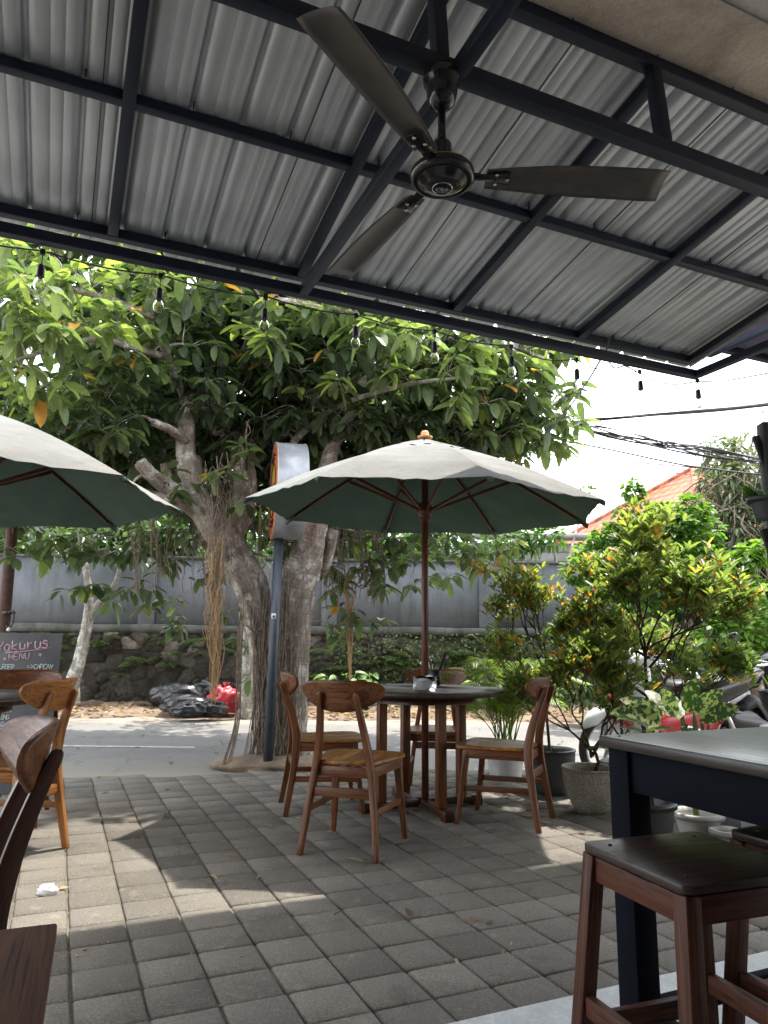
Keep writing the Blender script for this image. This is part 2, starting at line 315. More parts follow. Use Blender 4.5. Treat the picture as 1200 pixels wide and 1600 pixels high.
M['lens'] = plain('headlight_lens', (.5, .5, .52), (.4, .4, .42), .08, 6, .3, 0)
M['red_lens'] = plain('tail_lens', (.5, .03, .03), (.4, .02, .02), .12, 6, 0, 0)

# ------------------------------------------------------------------ mesh builder
class MB:
    def __init__(s): s.V = []; s.Fc = []; s.G = []; s.R = []; s.n = 0; s.XA = None
    def add(s, V, Fc, G=None, r=None):
        V = np.asarray(V, float).reshape(-1, 3); o = s.n
        s.V.append(V); s.Fc += [tuple(i+o for i in f) for f in Fc]; s.n += len(V)
        if G is None: G = V
        s.G.append(np.asarray(G, float).reshape(-1, 3)); s.R.append(np.full(len(V), random.random() if r is None else r) if np.isscalar(r) or r is None else np.asarray(r))
        return s
    def box(s, c, size, rot=None, grain=0):
        h = np.array(size)/2; L = np.array([[x, y, z] for x in (-1, 1) for y in (-1, 1) for z in (-1, 1)])*h
        Fc = [(0, 1, 3, 2), (4, 6, 7, 5), (0, 4, 5, 1), (2, 3, 7, 6), (0, 2, 6, 4), (1, 5, 7, 3)]
        R = np.array(rot.to_3x3() if rot is not None else Matrix.Identity(3))
        G = np.roll(L, -grain, axis=1) + RNG.uniform(-3, 3, 3)
        return s.add(L@R.T+np.array(c), Fc, G)
    def sweep(s, pts, secs, up=(0, 0, 1), cap=True, cut=0):
        """rectangular section: secs = list of (w, d); w along side, d along 'up-ish'"""
        P = [Vector(p) for p in pts]; V = []; G = []; off = RNG.uniform(-3, 3, 3); acc = 0
        for i, p in enumerate(P):
            t = (P[min(i+1, len(P)-1)]-P[max(i-1, 0)]).normalized()
            sd = t.cross(Vector(up)).normalized(); u2 = sd.cross(t).normalized()
            wd, dd = secs[i] if isinstance(secs, list) else secs
            if i: acc += (P[i]-P[i-1]).length
            for a, b in ((-1, -1), (1, -1), (1, 1), (-1, 1)):
                V.append(p+sd*a*wd/2+u2*b*dd/2); G.append((acc+off[0], a*wd/2+off[1], b*dd/2+off[2]))
        Fc = []
        for i in range(len(P)-1):
            for k in range(4):
                Fc.append((i*4+k, i*4+(k+1) % 4, i*4+4+(k+1) % 4, i*4+4+k))
        if cap: Fc += [(3, 2, 1, 0), tuple(len(V)-4+k for k in range(4))]
        return s.add(V, Fc, G)
    def bar(s, a, b, w, d, up=(0, 0, 1)): return s.sweep([a, b], (w, d), up)
    def tube(s, pts, r, n=8, cap=True, rv=None, rough=0):
        P = [Vector(p) for p in pts]; m = len(P); V = []; G = []; off = RNG.uniform(-3, 3, 3); acc = 0
        ref = Vector((0, 0, 1)) if abs((P[-1]-P[0]).normalized().z) < .9 else Vector((1, 0, 0))
        for i, p in enumerate(P):
            t = (P[min(i+1, m-1)]-P[max(i-1, 0)]).normalized()
            a = (ref-t*ref.dot(t)).normalized(); ref = a; b = t.cross(a)
            rr = r[i] if not np.isscalar(r) else r
            if i: acc += (P[i]-P[i-1]).length
            for k in range(n):
                th = 2*math.pi*k/n
                q = rr*(1+(rough*(random.random()-.5) if rough else 0))
                V.append(p+(a*math.cos(th)+b*math.sin(th))*q); G.append((acc+off[0], rr*math.cos(th)+off[1], rr*math.sin(th)+off[2]))
        Fc = [(i*n+k, i*n+(k+1) % n, (i+1)*n+(k+1) % n, (i+1)*n+k) for i in range(m-1) for k in range(n)]
        if cap: Fc += [tuple(range(n-1, -1, -1)), tuple((m-1)*n+k for k in range(n))]
        return s.add(V, Fc, G, rv)
    def lathe(s, prof, n=24, c=(0, 0, 0), rot=None, cap=True):
        V = []; 
        for r, z in prof:
            for k in range(n):
                th = 2*math.pi*k/n; V.append((r*math.cos(th), r*math.sin(th), z))
        V = np.array(V); G = V+RNG.uniform(-3, 3, 3)
        if rot is not None: V = V@np.array(rot.to_3x3()).T
        V = V+np.array(c); m = len(prof)
        Fc = [(i*n+k, i*n+(k+1) % n, (i+1)*n+(k+1) % n, (i+1)*n+k) for i in range(m-1) for k in range(n)]
        if cap: Fc += [tuple(range(n-1, -1, -1)), tuple((m-1)*n+k for k in range(n))]
        return s.add(V, Fc, G)
    def prism(s, poly, z0, z1, T=None, gr=0):
        """poly in xy, extruded z0..z1, optional matrix"""
        n = len(poly); V = [(x, y, z0) for x, y in poly]+[(x, y, z1) for x, y in poly]
        V = np.array(V, float); G = np.roll(V, -gr, axis=1)+RNG.uniform(-3, 3, 3)*np.array([1, 0, 1])
        if T is not None: V = V@np.array(T.to_3x3()).T+np.array(T.to_translation())
        Fc = [tuple(range(n-1, -1, -1)), tuple(range(n, 2*n))]+[(k, (k+1) % n, n+(k+1) % n, n+k) for k in range(n)]
        return s.add(V, Fc, G)
    def grid(s, P, closed=False, flip=False, r=None):
        P = np.asarray(P, float); a, b = P.shape[:2]
        Fc = []
        for i in range(a-1):
            for j in range(b-1):
                f = (i*b+j, (i+1)*b+j, (i+1)*b+j+1, i*b+j+1); Fc.append(f[::-1] if flip else f)
        return s.add(P.reshape(-1, 3), Fc, None, r)
    def build(s, name, mat, parent=None, smooth=False, bevel=0, extra=None, world=None):
        V = np.concatenate(s.V); me = bpy.data.meshes.new(name)
        if world is not None: V = V-np.array(world)
        nf = len(s.Fc); sizes = np.fromiter((len(f) for f in s.Fc), int, nf)
        me.vertices.add(len(V)); me.vertices.foreach_set('co', V.astype(np.float32).ravel())
        flat = np.fromiter((i for f in s.Fc for i in f), int, int(sizes.sum()))
        me.loops.add(len(flat)); me.loops.foreach_set('vertex_index', flat)
        me.polygons.add(nf); st = np.concatenate(([0], np.cumsum(sizes)[:-1])); me.polygons.foreach_set('loop_start', st)
        me.update(calc_edges=True); me.validate()
        a = me.attributes.new('gc', 'FLOAT_VECTOR', 'POINT'); a.data.foreach_set('vector', np.concatenate(s.G).astype(np.float32).ravel())
        a = me.attributes.new('rnd', 'FLOAT', 'POINT'); a.data.foreach_set('value', np.concatenate(s.R).astype(np.float32))
        if extra:
            for k, v in extra.items():
                a = me.attributes.new(k, 'FLOAT', 'POINT'); a.data.foreach_set('value', np.asarray(v, np.float32))
        me.materials.append(mat)
        if smooth: me.polygons.foreach_set('use_smooth', [True]*nf)
        o = bpy.data.objects.new(name, me); COL.objects.link(o)
        if world is not None: o.location = world
        if parent is not None: o.parent = parent
        if bevel:
            bm = o.modifiers.new('bevel', 'BEVEL'); bm.width = bevel; bm.segments = 2; bm.limit_method = 'ANGLE'; bm.angle_limit = rad(40)
        return o
def thing(name, label, cat, loc=(0, 0, 0), rz=0, group=None, scale=1):
    o = bpy.data.objects.new(name, None); COL.objects.link(o); o.location = loc; o.rotation_euler = (0, 0, rz); o.scale = (scale,)*3
    o.empty_display_size = .1; o['label'] = label; o['category'] = cat
    if group: o['group'] = group
    return o
def tag(o, label, cat, group=None, kind=None):
    o['label'] = label; o['category'] = cat
    if group: o['group'] = group
    if kind: o['kind'] = kind
    return o
def struct(o, label=None):
    o['kind'] = 'structure'
    if label: o['label'] = label; 
    o['category'] = o.name.split('.')[0].replace('_', ' ')
    return o
def dup(root, loc, rz, label, group=None, scale=None):
    r = root.copy(); COL.objects.link(r); r.location = loc; r.rotation_euler = (0, 0, rz); r['label'] = label
    if scale: r.scale = (scale,)*3
    if group: r['group'] = group
    for ch in list(root.children):
        c = ch.copy(); COL.objects.link(c); c.parent = r
        for g in list(ch.children):
            d = g.copy(); COL.objects.link(d); d.parent = c
    return r
def curve(pts, n=6):
    """Catmull-Rom through points"""
    P = [Vector(p) for p in pts]; P = [P[0]*2-P[1]]+P+[P[-1]*2-P[-2]]; o = []
    for i in range(1, len(P)-2):
        for k in range(n):
            t = k/n; a, b, c, d = P[i-1], P[i], P[i+1], P[i+2]
            o.append(.5*((2*b)+(c-a)*t+(2*a-5*b+4*c-d)*t*t+(3*b-a-3*c+d)*t**3))
    o.append(P[-2]); return o
def interp(vals, n=6):
    o = []
    for a, b in zip(vals[:-1], vals[1:]): o += [a+(b-a)*k/n for k in range(n)]
    return o+[vals[-1]]

# leaves: many small folded blades in one mesh ------------------------------------------
T_BIG = ([0, .09, .32, .64, .88, 1], [0, .60, 1, .95, .58, 0])
T_MED = ([0, .3, .7, 1], [0, 1, .75, 0])
class Leaves:
    def __init__(s): s.b = []; s.d = []; s.n = []; s.L = []; s.W = []; s.r = []; s.dr = []
    def add(s, b, d, n, L, W, r, droop=.25):
        s.b.append(tuple(b)); s.d.append(tuple(d)); s.n.append(tuple(n)); s.L.append(L); s.W.append(W); s.r.append(r); s.dr.append(droop)
    def build(s, name, mat, parent=None, tmpl=T_BIG, fold=.18, smooth=True):
        b = np.array(s.b); d = np.array(s.d); n = np.array(s.n); L = np.array(s.L)[:, None]; W = np.array(s.W)[:, None]; dr = np.array(s.dr)[:, None]
        d /= np.linalg.norm(d, axis=1)[:, None]+1e-9
        sd = np.cross(d, n); sd /= np.linalg.norm(sd, axis=1)[:, None]+1e-9; n = np.cross(sd, d)
        ts, ws = tmpl; cols = []; 
        for i, (t, wd) in enumerate(zip(ts, ws)):
            c = b+d*L*t-np.array([0, 0, 1.])*L*dr*t*t
            if wd == 0: cols.append(c)
            else:
                cols.append(c); cols.append(c-sd*W*wd*.5+n*W*wd*fold); cols.append(c+sd*W*wd*.5+n*W*wd*fold)
        V = np.stack(cols, 1); m, k = V.shape[:2]
        Fc = []; inner = len(ts)-2
        for i in range(inner):
            o = 1+3*i
            if i == 0: Fc += [(0, o, o+1), (0, o+2, o)]
            if i < inner-1: q = o+3; Fc += [(o, q, q+1, o+1), (o, o+2, q+2, q)]
            else: Fc += [(o, k-1, o+1), (o, o+2, k-1)]
        tri = [f for f in Fc if len(f) == 3]; qd = [f for f in Fc if len(f) == 4]
        base = np.arange(m)*k
        loops = []; sizes = []
        for f in Fc:
            loops.append((base[:, None]+np.array(f)[None]).reshape(-1)); sizes.append(np.full(m, len(f)))
        flat = np.concatenate(loops); sz = np.concatenate(sizes)
        me = bpy.data.meshes.new(name); me.vertices.add(m*k); me.vertices.foreach_set('co', V.astype(np.float32).ravel())
        me.loops.add(len(flat)); me.loops.foreach_set('vertex_index', flat.astype(np.int32))
        me.polygons.add(len(sz)); me.polygons.foreach_set('loop_start', np.concatenate(([0], np.cumsum(sz)[:-1])).astype(np.int32))
        me.update(calc_edges=True)
        a = me.attributes.new('rnd', 'FLOAT', 'POINT'); a.data.foreach_set('value', np.repeat(np.array(s.r, np.float32), k))
        me.materials.append(mat)
        if smooth: me.polygons.foreach_set('use_smooth', [True]*len(sz))
        o = bpy.data.objects.new(name, me); COL.objects.link(o)
        if parent is not None: o.parent = parent
        return o
def rv(): return Vector(RNG.normal(size=3)).normalized()
def U_(a, b): return random.uniform(a, b)
# ================================================================== GROUND, PAVEMENT, ROAD
EX, EY = Vector((1, 0, 0)), Vector((0, 1, 0))
def edgeY(X): return 6.22+.10*X if X < -1.2 else 6.10+.0*X+ (.38 if X > -1.0 else .38*(X+1.2)/.2)
mb = MB(); mb.grid([[(x, y, -.06) for y in (-30, 6, 40, 200)] for x in (-200, -20, 20, 200)])
struct(mb.build('ground', M['dirt']), 'bare brown earth under and around the road')
mb = MB(); mb.grid([[(x, y, -.012+.0) for y in np.linspace(5.6, 10.75, 12)] for x in np.linspace(-30, 30, 40)])
struct(mb.build('road', M['road']), 'sunlit grey asphalt road with dusty edges')
mb = MB()
for a, b in ((-4.6, -1.92), (-9.2, -6.4), (3.0, 5.8)):
    mb.grid([[(x, 7.72+.02*math.sin(x), -.007), (x, 7.80+.02*math.sin(x), -.007)] for x in np.linspace(a, b, 12)], flip=False)
struct(mb.build('road_line', M['line']), 'worn white line painted along the road')
mb = MB(); mb.grid([[(x, y, .001) for y in (-6, 0, 3, edgeY(x)-.02)] for x in np.linspace(-9, 9, 90)])
struct(mb.build('joint_bed', M['sand']), 'sandy bed showing in the paver joints')
def pavers():
    mb = MB(); T = .2; g = .0036; ch = .0065; h = .014
    for iu in range(-34, 42):
        for jn in range(7, 45):
            u0 = .12+iu*T; n0 = .13+jn*T
            if n0 < 1.92: continue
            c = UN(u0+T/2, n0+T/2)
            if abs(c.x) > 7 or c.y > edgeY(c.x)-.05 or c.y < 0: continue
            dz = random.gauss(0, .0009); tx, ty = random.gauss(0, .003), random.gauss(0, .003)
            ox, oy = random.gauss(0, .0012), random.gauss(0, .0012)
            V = []
            for (e, z) in ((g, 0), (g+.0015, h-.005), (g+ch, h)):
                for a, b in ((e, e), (T-e, e), (T-e, T-e), (e, T-e)):
                    p = UN(u0+a+ox, n0+b+oy, z+dz+((a-T/2)*tx+(b-T/2)*ty if z else 0)); V.append(p)
            Fc = [(8, 9, 10, 11)]
            for q in (0, 4):
                Fc += [(q+k, q+(k+1) % 4, q+4+(k+1) % 4, q+4+k) for k in range(4)]
            mb.add(V, Fc, None, min(1, max(0, random.gauss(.5, .25))))
    return struct(mb.build('pavement', M['paver']), 'square grey concrete pavers with sandy joints')
pavers()
# pale terrazzo step inside the shop
mb = MB(); mb.box(UN(1.0, -1.06, .012), (12, 6.0, .05), Matrix.Rotation(YAW, 4, 'Z'))
struct(mb.build('terrace_floor', M['white_floor'], bevel=.004), 'pale speckled terrazzo floor slab at the edge of the pavers')
# roadside verge with leaf litter
def verge():
    xs = np.linspace(-14, 14, 240); ys = np.linspace(10.45, 12.4, 26); P = np.zeros((240, 26, 3))
    for i, x in enumerate(xs):
        for j, y in enumerate(ys):
            e = 10.5+.12*math.sin(x*1.7)+.06*math.sin(x*5.1)
            t = min(1, max(0, (y-e)/.35)); z = -.03+t*.06+t*random.random()*.04+.09*max(0, (y-11.2))
            P[i, j] = (x, y, z)
    mb = MB(); mb.grid(P); return struct(mb.build('verge', M['dirt']), 'strip of bare soil between the road and the stone wall')
verge()
lv = Leaves()
for i in range(1500):
    x = U_(-9, 6); y = U_(10.45, 11.7); lv.add((x, y, .045+.09*max(0, y-11.2)+U_(0, .03)), rv()*Vector((1, 1, .25)), Vector((0, 0, 1))+rv()*.5, U_(.06, .14), U_(.03, .06), random.random(), .0)
for i in range(110):
    x = U_(-4, 3); y = U_(6.3, 10.3) if i < 60 else U_(3.0, 6.2); lv.add((x, y, .0 if y > 6.25 else .02), rv()*Vector((1, 1, .1)), Vector((0, 0, 1))+rv()*.3, U_(.04, .10), U_(.02, .04), random.random(), .0)
o = lv.build('leaf_litter', M['leaf_dry'], tmpl=T_MED); o['kind'] = 'stuff'; tag(o, 'brown fallen leaves scattered along the road edge', 'leaf litter')
mb = MB()
for i in range(260):
    p = Vector((U_(-3, 2), U_(2.2, 6.0), .016)) if i > 90 else UN(U_(-1, 4), .13+.2*random.randint(10, 28)+U_(-.01, .01), .012)
    s_ = U_(.002, .006); mb.box(p, (s_*U_(1, 3), s_, s_*.6), Matrix.Rotation(U_(0, 6), 4, 'Z'))
o = mb.build('grit', M['pale_wood']); o['kind'] = 'stuff'; tag(o, 'tiny specks and crumbs scattered over the pavers', 'grit')
for k, (x, y, L, c) in enumerate(((327, 1367, .085, 'curled straw-coloured leaf strip on the pavers before the front chair'), (400, 1373, .05, 'short pale leaf sliver on the pavers left of the front chair foot'), (715, 1507, .05, 'small brown curled leaf caught in a paver joint'), (800, 1472, .03, 'thin white twig lying on the pavers by the stool'))):
    p = AZt(x, y, .016); l = Leaves(); 
    a = U_(0, 6)
    l.add(p, (math.cos(a), math.sin(a), .15), (0, 0, 1), L, L*.22, .9, .15); o = l.build('fallen_leaf', M['leaf_dry'], tmpl=T_BIG); tag(o, c, 'leaf')
# crumpled tissue
mb = MB()
def lump(c, r, n=14, m=18, amp=.3, sq=(1, 1, 1), seed=0, fr=3, low=0):
    rn = np.random.default_rng(seed); K = rn.normal(size=(9, 3))*fr; ph = rn.uniform(0, 6, 9); P = np.zeros((n, m+1, 3))
    for i in range(n):
        for j in range(m+1):
            a = math.pi*i/(n-1); b = 2*math.pi*(j % m)/m; v = np.array([math.sin(a)*math.cos(b), math.sin(a)*math.sin(b), math.cos(a)])
            k = 1+amp*float(np.mean(np.abs(np.sin(K@v+ph)))-.6)*2
            q = v*k*r*np.array(sq); q[2] = max(q[2], -low) if low else q[2]
            P[i, j] = q+np.array(c)
    return P
mb.grid(lump(AZt(75, 1392, .025), .034, 16, 22, .7, (1.1, .8, .75), 3, 6))
tag(mb.build('tissue', M['paper'], smooth=True), 'crumpled white tissue lying on the sunlit pavers', 'tissue')

# ================================================================== WALLS ACROSS THE ROAD
def wall_face(x): return 11.75+.045*(x+6)
def rubble():
    t = thing('stone_wall', 'low dark mossy rubble retaining wall beneath the grey rendered wall', 'stone wall', (-1, 12, 0))
    x0, x1, z0, z1, nx, nz_ = -11.0, 5.4, -.05, 1.2, 620, 58
    rn = np.random.default_rng(4); xs = np.linspace(x0, x1, nx); zs = np.linspace(z0, z1, nz_)
    cells = []; 
    gx = np.arange(x0-.3, x1+.3, .26); gz = np.arange(-.3, 1.5, .19)
    C = np.array([(x+rn.uniform(-.15, .15), z+rn.uniform(-.11, .11)) for x in gx for z in gz]); R = rn.random(len(C)); H = rn.uniform(.02, .10, len(C))
    P = np.zeros((nx, nz_, 3)); RR = np.zeros((nx, nz_)); MM = np.zeros((nx, nz_))
    for i, x in enumerate(xs):
        cs = np.abs(C[:, 0]-x) < .45; Cc = C[cs]; ix = np.where(cs)[0]
        d = np.hypot((Cc[:, 0][None]-x), (Cc[:, 1][None]-zs[:, None])*1.25); o = np.argsort(d, 1); k = np.arange(nz_)
        d1, d2 = d[k, o[:, 0]], d[k, o[:, 1]]; e = np.clip((d2-d1)/.07, 0, 1); id_ = ix[o[:, 0]]
        h = (1-(1-e)**2)*(.008+H[id_]*.5)+rn.normal(0, .007, nz_)+.03*np.sin(x*3.1+zs*7)+.02*np.sin(x*9.7-zs*11)
        P[i, :, 0] = x; P[i, :, 2] = zs; P[i, :, 1] = wall_face(x)+.10-h+.10*zs; RR[i] = R[id_]; MM[i] = e
    mb = MB(); mb.grid(P, flip=False, r=RR.reshape(-1))
    a = mb.build('rubble_face', M['rock'], t, extra={'mort': MM.reshape(-1)}, smooth=True, world=None); a.location = (1, -12, 0)
    mb = MB(); mb.add([(x, y, z) for x in (x0, x1) for (y, z) in ((wall_face(x)+.19, 1.21), (wall_face(x)+.75, 1.21), (wall_face(x)+.75, -.1), (wall_face(x)+.19, -.1))], [(0, 4, 5, 1), (1, 5, 6, 2), (0, 1, 2, 3), (7, 6, 5, 4)])
    b = mb.build('wall_core', M['wall_base'], t); b.location = (1, -12, 0)
rubble()
def rendered_wall():
    t = thing('rendered_wall', 'long blue-grey rendered wall above the mossy stones', 'wall', (-1, 12.1, 0))
    def seg(xa, xb, z0, z1, f0, th, name, m):
        mb = MB(); n = 40
        for (ax, bx) in ((xa, xb),):
            P = []
            for i in range(n+1):
                x = ax+(bx-ax)*i/n; y = wall_face(x)+f0
                P.append([(x, y+th, z0), (x, y, z0), (x, y, (z0+z1)/2), (x, y, z1-.01), (x, y+.01, z1+.008*math.sin(x*3)), (x, y+th, z1+.008*math.sin(x*3)), (x, y+th, z0)])
            mb.grid(P, flip=False)
        o = mb.build(name, m, t, ); o.location = (1, -12.1, 0); return o
    seg(-11, 5.0, 1.20, 1.33, .16, .25, 'plinth', M['wall_base'])
    seg(-11, 5.0, 1.33, 2.43, .22, .16, 'wall_panel', M['wall_grey'])
    for x in (-9.2, -6.9, -3.9, -.9, 1.75, 4.7):                     # piers stand a little proud
        mb = MB(); y = wall_face(x)+.20; mb.box((x, y+.05, 1.885), (.26, .16, 1.10)); o = mb.build('pier', M['wall_grey'], t, bevel=.006); o.location = (1, -12.1, 0)
    mb = MB()
    for i in range(60):
        a = -11+16*i/60; mb.box((a+.133, wall_face(a)+.29, 2.445), (.262, .20, .03+.012*random.random()))
    o = mb.build('coping', M['wall_base'], t, bevel=.006); o.location = (1, -12.1, 0)
rendered_wall()

# ================================================================== SHOP SLAB OVERHEAD
RZ = Matrix.Rotation(YAW, 4, 'Z')
t = thing('shop_building', 'rough plastered concrete slab and beam overhead at the back of the canopy', 'building', UN(1, 0, 0), YAW)
mb = MB(); P = []
for i in range(90):
    u = -7+14*i/89; e = 1.835+random.uniform(-.012, .012); P.append([(u, 1.50, 3.262), (u, 1.62, 3.262+random.uniform(-.003, .003)), (u, 1.74, 3.264+random.uniform(-.004, .004)), (u, e, 3.268), (u, e+.006, 3.30), (u, 1.84, 3.7)])
mb.grid(P); mb.build('edge_beam', M['plaster_rough'], t)
mb = MB(); mb.box((0, -1.6, 3.42), (14, 6.86, .30)); mb.build('ceiling', M['plaster_smooth'], t)
mb = MB(); mb.box((0, -3.6, 1.65), (14, .2, 3.24)); mb.build('back_wall', M['plaster_smooth'], t)
mb = MB(); mb.box((-4.9, -1.4, 1.65), (.2, 4.2, 3.24)); mb.build('side_wall', M['plaster_smooth'], t)

# ================================================================== STEEL CANOPY
SL = .167
def zr(n): return 2.97+SL*(3.4-n)
can = thing('canopy', 'corrugated metal canopy on a dark navy steel frame over the terrace', 'canopy', (0, 0, 0), YAW)
RU = [-1.78, -.85, .08, 1.01, 1.94, 2.83, 3.75]
TR = (1.01, 3.75, -1.78)
def steel(name, a, b, w, d=None, up=(0, 0, 1)):
    mb = MB(); mb.bar(a, b, w, d or w, up); return mb.build(name, M['navy'], can, bevel=.003)
for n, w in ((3.42, .048), (2.64, .044), (1.80, .05)): steel('purlin', (-3.2, n, zr(n)+.002), (3.775, n, zr(n)+.002), w)
steel('eave_beam', (-3.2, 3.37, 2.85), (3.775, 3.37, 2.85), .052)
steel('rear_beam', (-3.2, 1.76, 2.85), (6.0, 1.76, 2.85), .052, .056)
for u in RU:
    steel('rafter', (u, 1.815, zr(1.815)-.006), (u, 3.392, zr(3.392)-.006), .048, .046)
    steel('eave_strut', (u, 3.37, 2.877), (u, 3.37, zr(3.37)-.02), .044)
for u in TR:
    steel('tie_bar', (u, .9, 2.845), (u, 3.343, 2.845), .048, .046)
    steel('web_strut', (u-.002, 2.64, 2.868), (u-.002, 2.64, zr(2.64)-.03), .036)
for u in (.955, 1.885, 2.83, 0.02): steel('web_strut', (u, 1.76, 2.88), (u, 1.79, zr(1.79)-.025), .046, .046, (1, 0, 0))
def sheet():
    prof = []; u = -3.4; p = .1975
    while u < 3.86:
        for du, dz in ((0, 0), (.040, 0), (.0415, .0016), (.0435, .0016), (.045, 0), (.088, 0), (.0895, .0016), (.0915, .0016), (.093, 0), (.140, 0), (.147, .024), (.168, .024), (.175, 0)):
            prof.append((u+du, dz))
        u += p
    ns = [1.815, 1.86, 2.0, 2.3, 2.58, 2.64, 2.72, 3.0, 3.3, 3.36, 3.42, 3.53]
    P = []
    for n in ns:
        P.append([(a, n, zr(n)+.029+b+ (.0012*math.sin(a*7+n*4))) for a, b in prof])
    mb = MB(); V = np.array(P, float); a_, b_ = V.shape[:2]
    Fc = [(i*b_+j, (i+1)*b_+j, (i+1)*b_+j+1, i*b_+j+1) for i in range(a_-1) for j in range(b_-1)]
    G = V.reshape(-1, 3).copy(); G[:, [0, 1]] = G[:, [1, 0]]; mb.add(V, Fc, G)
    o = mb.build('roof_sheet', M['sheet'], can); sd = o.modifiers.new('thick', 'SOLIDIFY'); sd.thickness = .0012; sd.offset = 1
    mb = MB(); u = -3.4+.005
    k = 0
    while u < 3.8:
        if k % 4 == 1: mb.box((u+.02, 2.67, zr(2.67)+.0265), (.0035, 1.72, .003), Matrix.Rotation(-math.atan(SL), 4, 'X'))
        u += p; k += 1
    mb.build('sheet_lap', M['black'], can)
    u = -3.4+8*p
    while u < 3.8:
        for n in (2.64, 1.80, 3.42):
            mb = MB(); mb.tube([(u+.161, n-.03, zr(n)+.02), (u+.161, n-.03, zr(n)+.056)], .003, 6); mb.build('screw', M['black'], can)
        u += p*2
sheet()

# next shop's tinted roof beyond the end frame
t = thing('side_canopy', 'dark tinted roof panel on slim beams beyond the right end of the canopy', 'canopy', UN(5.0, 2.6, 0), YAW)
mb = MB(); mb.box((.15, .05, 3.20), (2.2, 1.75, .012)); mb.build('roof_panel', M['purple_sheet'], t)
for y in (-.6, .25, .9):
    mb = MB(); mb.box((.15, y, 3.165), (2.24, .045, .05)); mb.build('beam', M['navy'], t, bevel=.003)
for x in (-.9, .1, 1.1):
    mb = MB(); mb.box((x, .05, 3.12), (.045, 1.8, .04)); mb.build('beam', M['navy'], t, bevel=.003)

# ================================================================== CEILING FAN
fan = thing('ceiling_fan', 'black three-bladed ceiling fan hanging from the canopy frame', 'ceiling fan', (.168, 1.99, 2.455))
mb = MB(); mb.lathe([(.0, .37), (.055, .368), (.060, .352), (.058, .335), (.050, .325), (.048, .29), (.040, .262), (.026, .248), (.016, .244), (0, .244)], 32); mb.build('mount_cup', M['black_gloss'], fan, smooth=True)
mb = MB(); mb.tube([(0, 0, .245), (0, 0, .06)], .0125, 14); mb.build('down_rod', M['black_gloss'], fan, smooth=True)
mb = MB(); mb.lathe([(0, .125), (.026, .124), (.030, .115), (.032, .05), (.045, .040), (.075, .034), (.094, .026), (.099, .014), (.0985, .004), (.092, -.006), (.084, -.009), (.078, -.006), (.074, -.007), (.060, -.022), (.035, -.030), (0, -.032)], 48); h = mb.build('motor_housing', M['black_gloss'], fan, smooth=True)
mb = MB(); mb.lathe([(.0905, .029), (.0965, .0245), (.0980, .0205), (.094, .0245)], 48, cap=False); mb.build('brass_ring', M['gold'], h, smooth=True)
mb = MB(); mb.tube([(.030*math.cos(a), .030*math.sin(a), -.0315) for a in np.linspace(0, 2*math.pi, 33)], .0014, 6, cap=False)
def stroke(mb, pts, o, s, r=.0012): mb.tube([Vector(o)+Vector((x*s, -y*s, 0)) for x, y in pts], r, 5)
for pts in ([(-16, -6), (-16, 6), (-9, -6), (-9, 6)], [(4, 4), (0, 6), (-4, 4), (-4, -4), (0, -6), (4, -4), (4, 0), (0, 0)], [(8, -6), (12, 6), (16, -6)]): stroke(mb, pts, (0, 0, -.0325), .0011)
mb.build('emblem', M['chrome'], h, smooth=True)
for a in (2, 122, 242):
    R = Matrix.Rotation(rad(a), 4, 'Z') @ Matrix.Rotation(rad(-11), 4, 'X')
    mb = MB(); P = []; Q = []
    for i in range(15):
        t = i/14; x = .135+.545*t; wd = .052+.030*math.sin(min(1, t*1.6)*math.pi/2)+.006*t; wd *= 1 if t < .97 else .93
        row = []
        for j in range(9):
            s = j/8*2-1; row.append(R@Vector((x, s*wd*.72+.004-.012*t, .012+.010*(1-s*s)-.02*t*t)))
        P.append(row)
    mb.grid([[tuple(p) for p in r] for r in P]); b = mb.build('blade', M['blade'], fan, smooth=True)
    sd = b.modifiers.new('thick', 'SOLIDIFY'); sd.thickness = .0022
    mb = MB(); mb.sweep([R@Vector(p) for p in ((.085, 0, .016), (.13, 0, .012), (.21, 0, .010))], [(.040, .006), (.030, .005), (.062, .004)])
    br = mb.build('blade_iron', M['black_gloss'], fan, bevel=.002)
    for q in ((.165, .018), (.165, -.018), (.20, 0)):
        mb = MB(); mb.lathe([(0, 0), (.005, 0), (.005, .004), (0, .004)], 10, R@Vector((q[0], q[1], .003))); mb.build('bolt', M['chrome'], br)

# ================================================================== FESTOON LIGHTS
fs = thing('festoon_lights', 'black festoon cable with clear bulbs strung under the canopy edge', 'string lights', (0, 0, 0), YAW)
BU = [(-.21, 3.42), (.31, 3.42), (.83, 3.42), (1.33, 3.42), (1.81, 3.42), (2.32, 3.41), (2.80, 3.41), (3.30, 3.40), (3.76, 3.36)]
pts = []; prev = None
allp = [(-.75, 3.42)]+BU
for (a, b) in zip(allp[:-1], allp[1:]):
    for k in range(8):
        t_ = k/8; pts.append((a[0]+(b[0]-a[0])*t_, 3.42, 2.812-.026*math.sin(math.pi*t_)*(1.6 if a[0] > 2.3 else .8)))
pts.append((3.76, 3.38, 2.805))
pts += [(3.9, 3.25, 2.79), (4.05, 3.05, 2.80), (4.2, 2.8, 2.86)]
mb = MB(); mb.tube(pts, .0042, 6); mb.build('cable', M['wire'], fs, smooth=True)
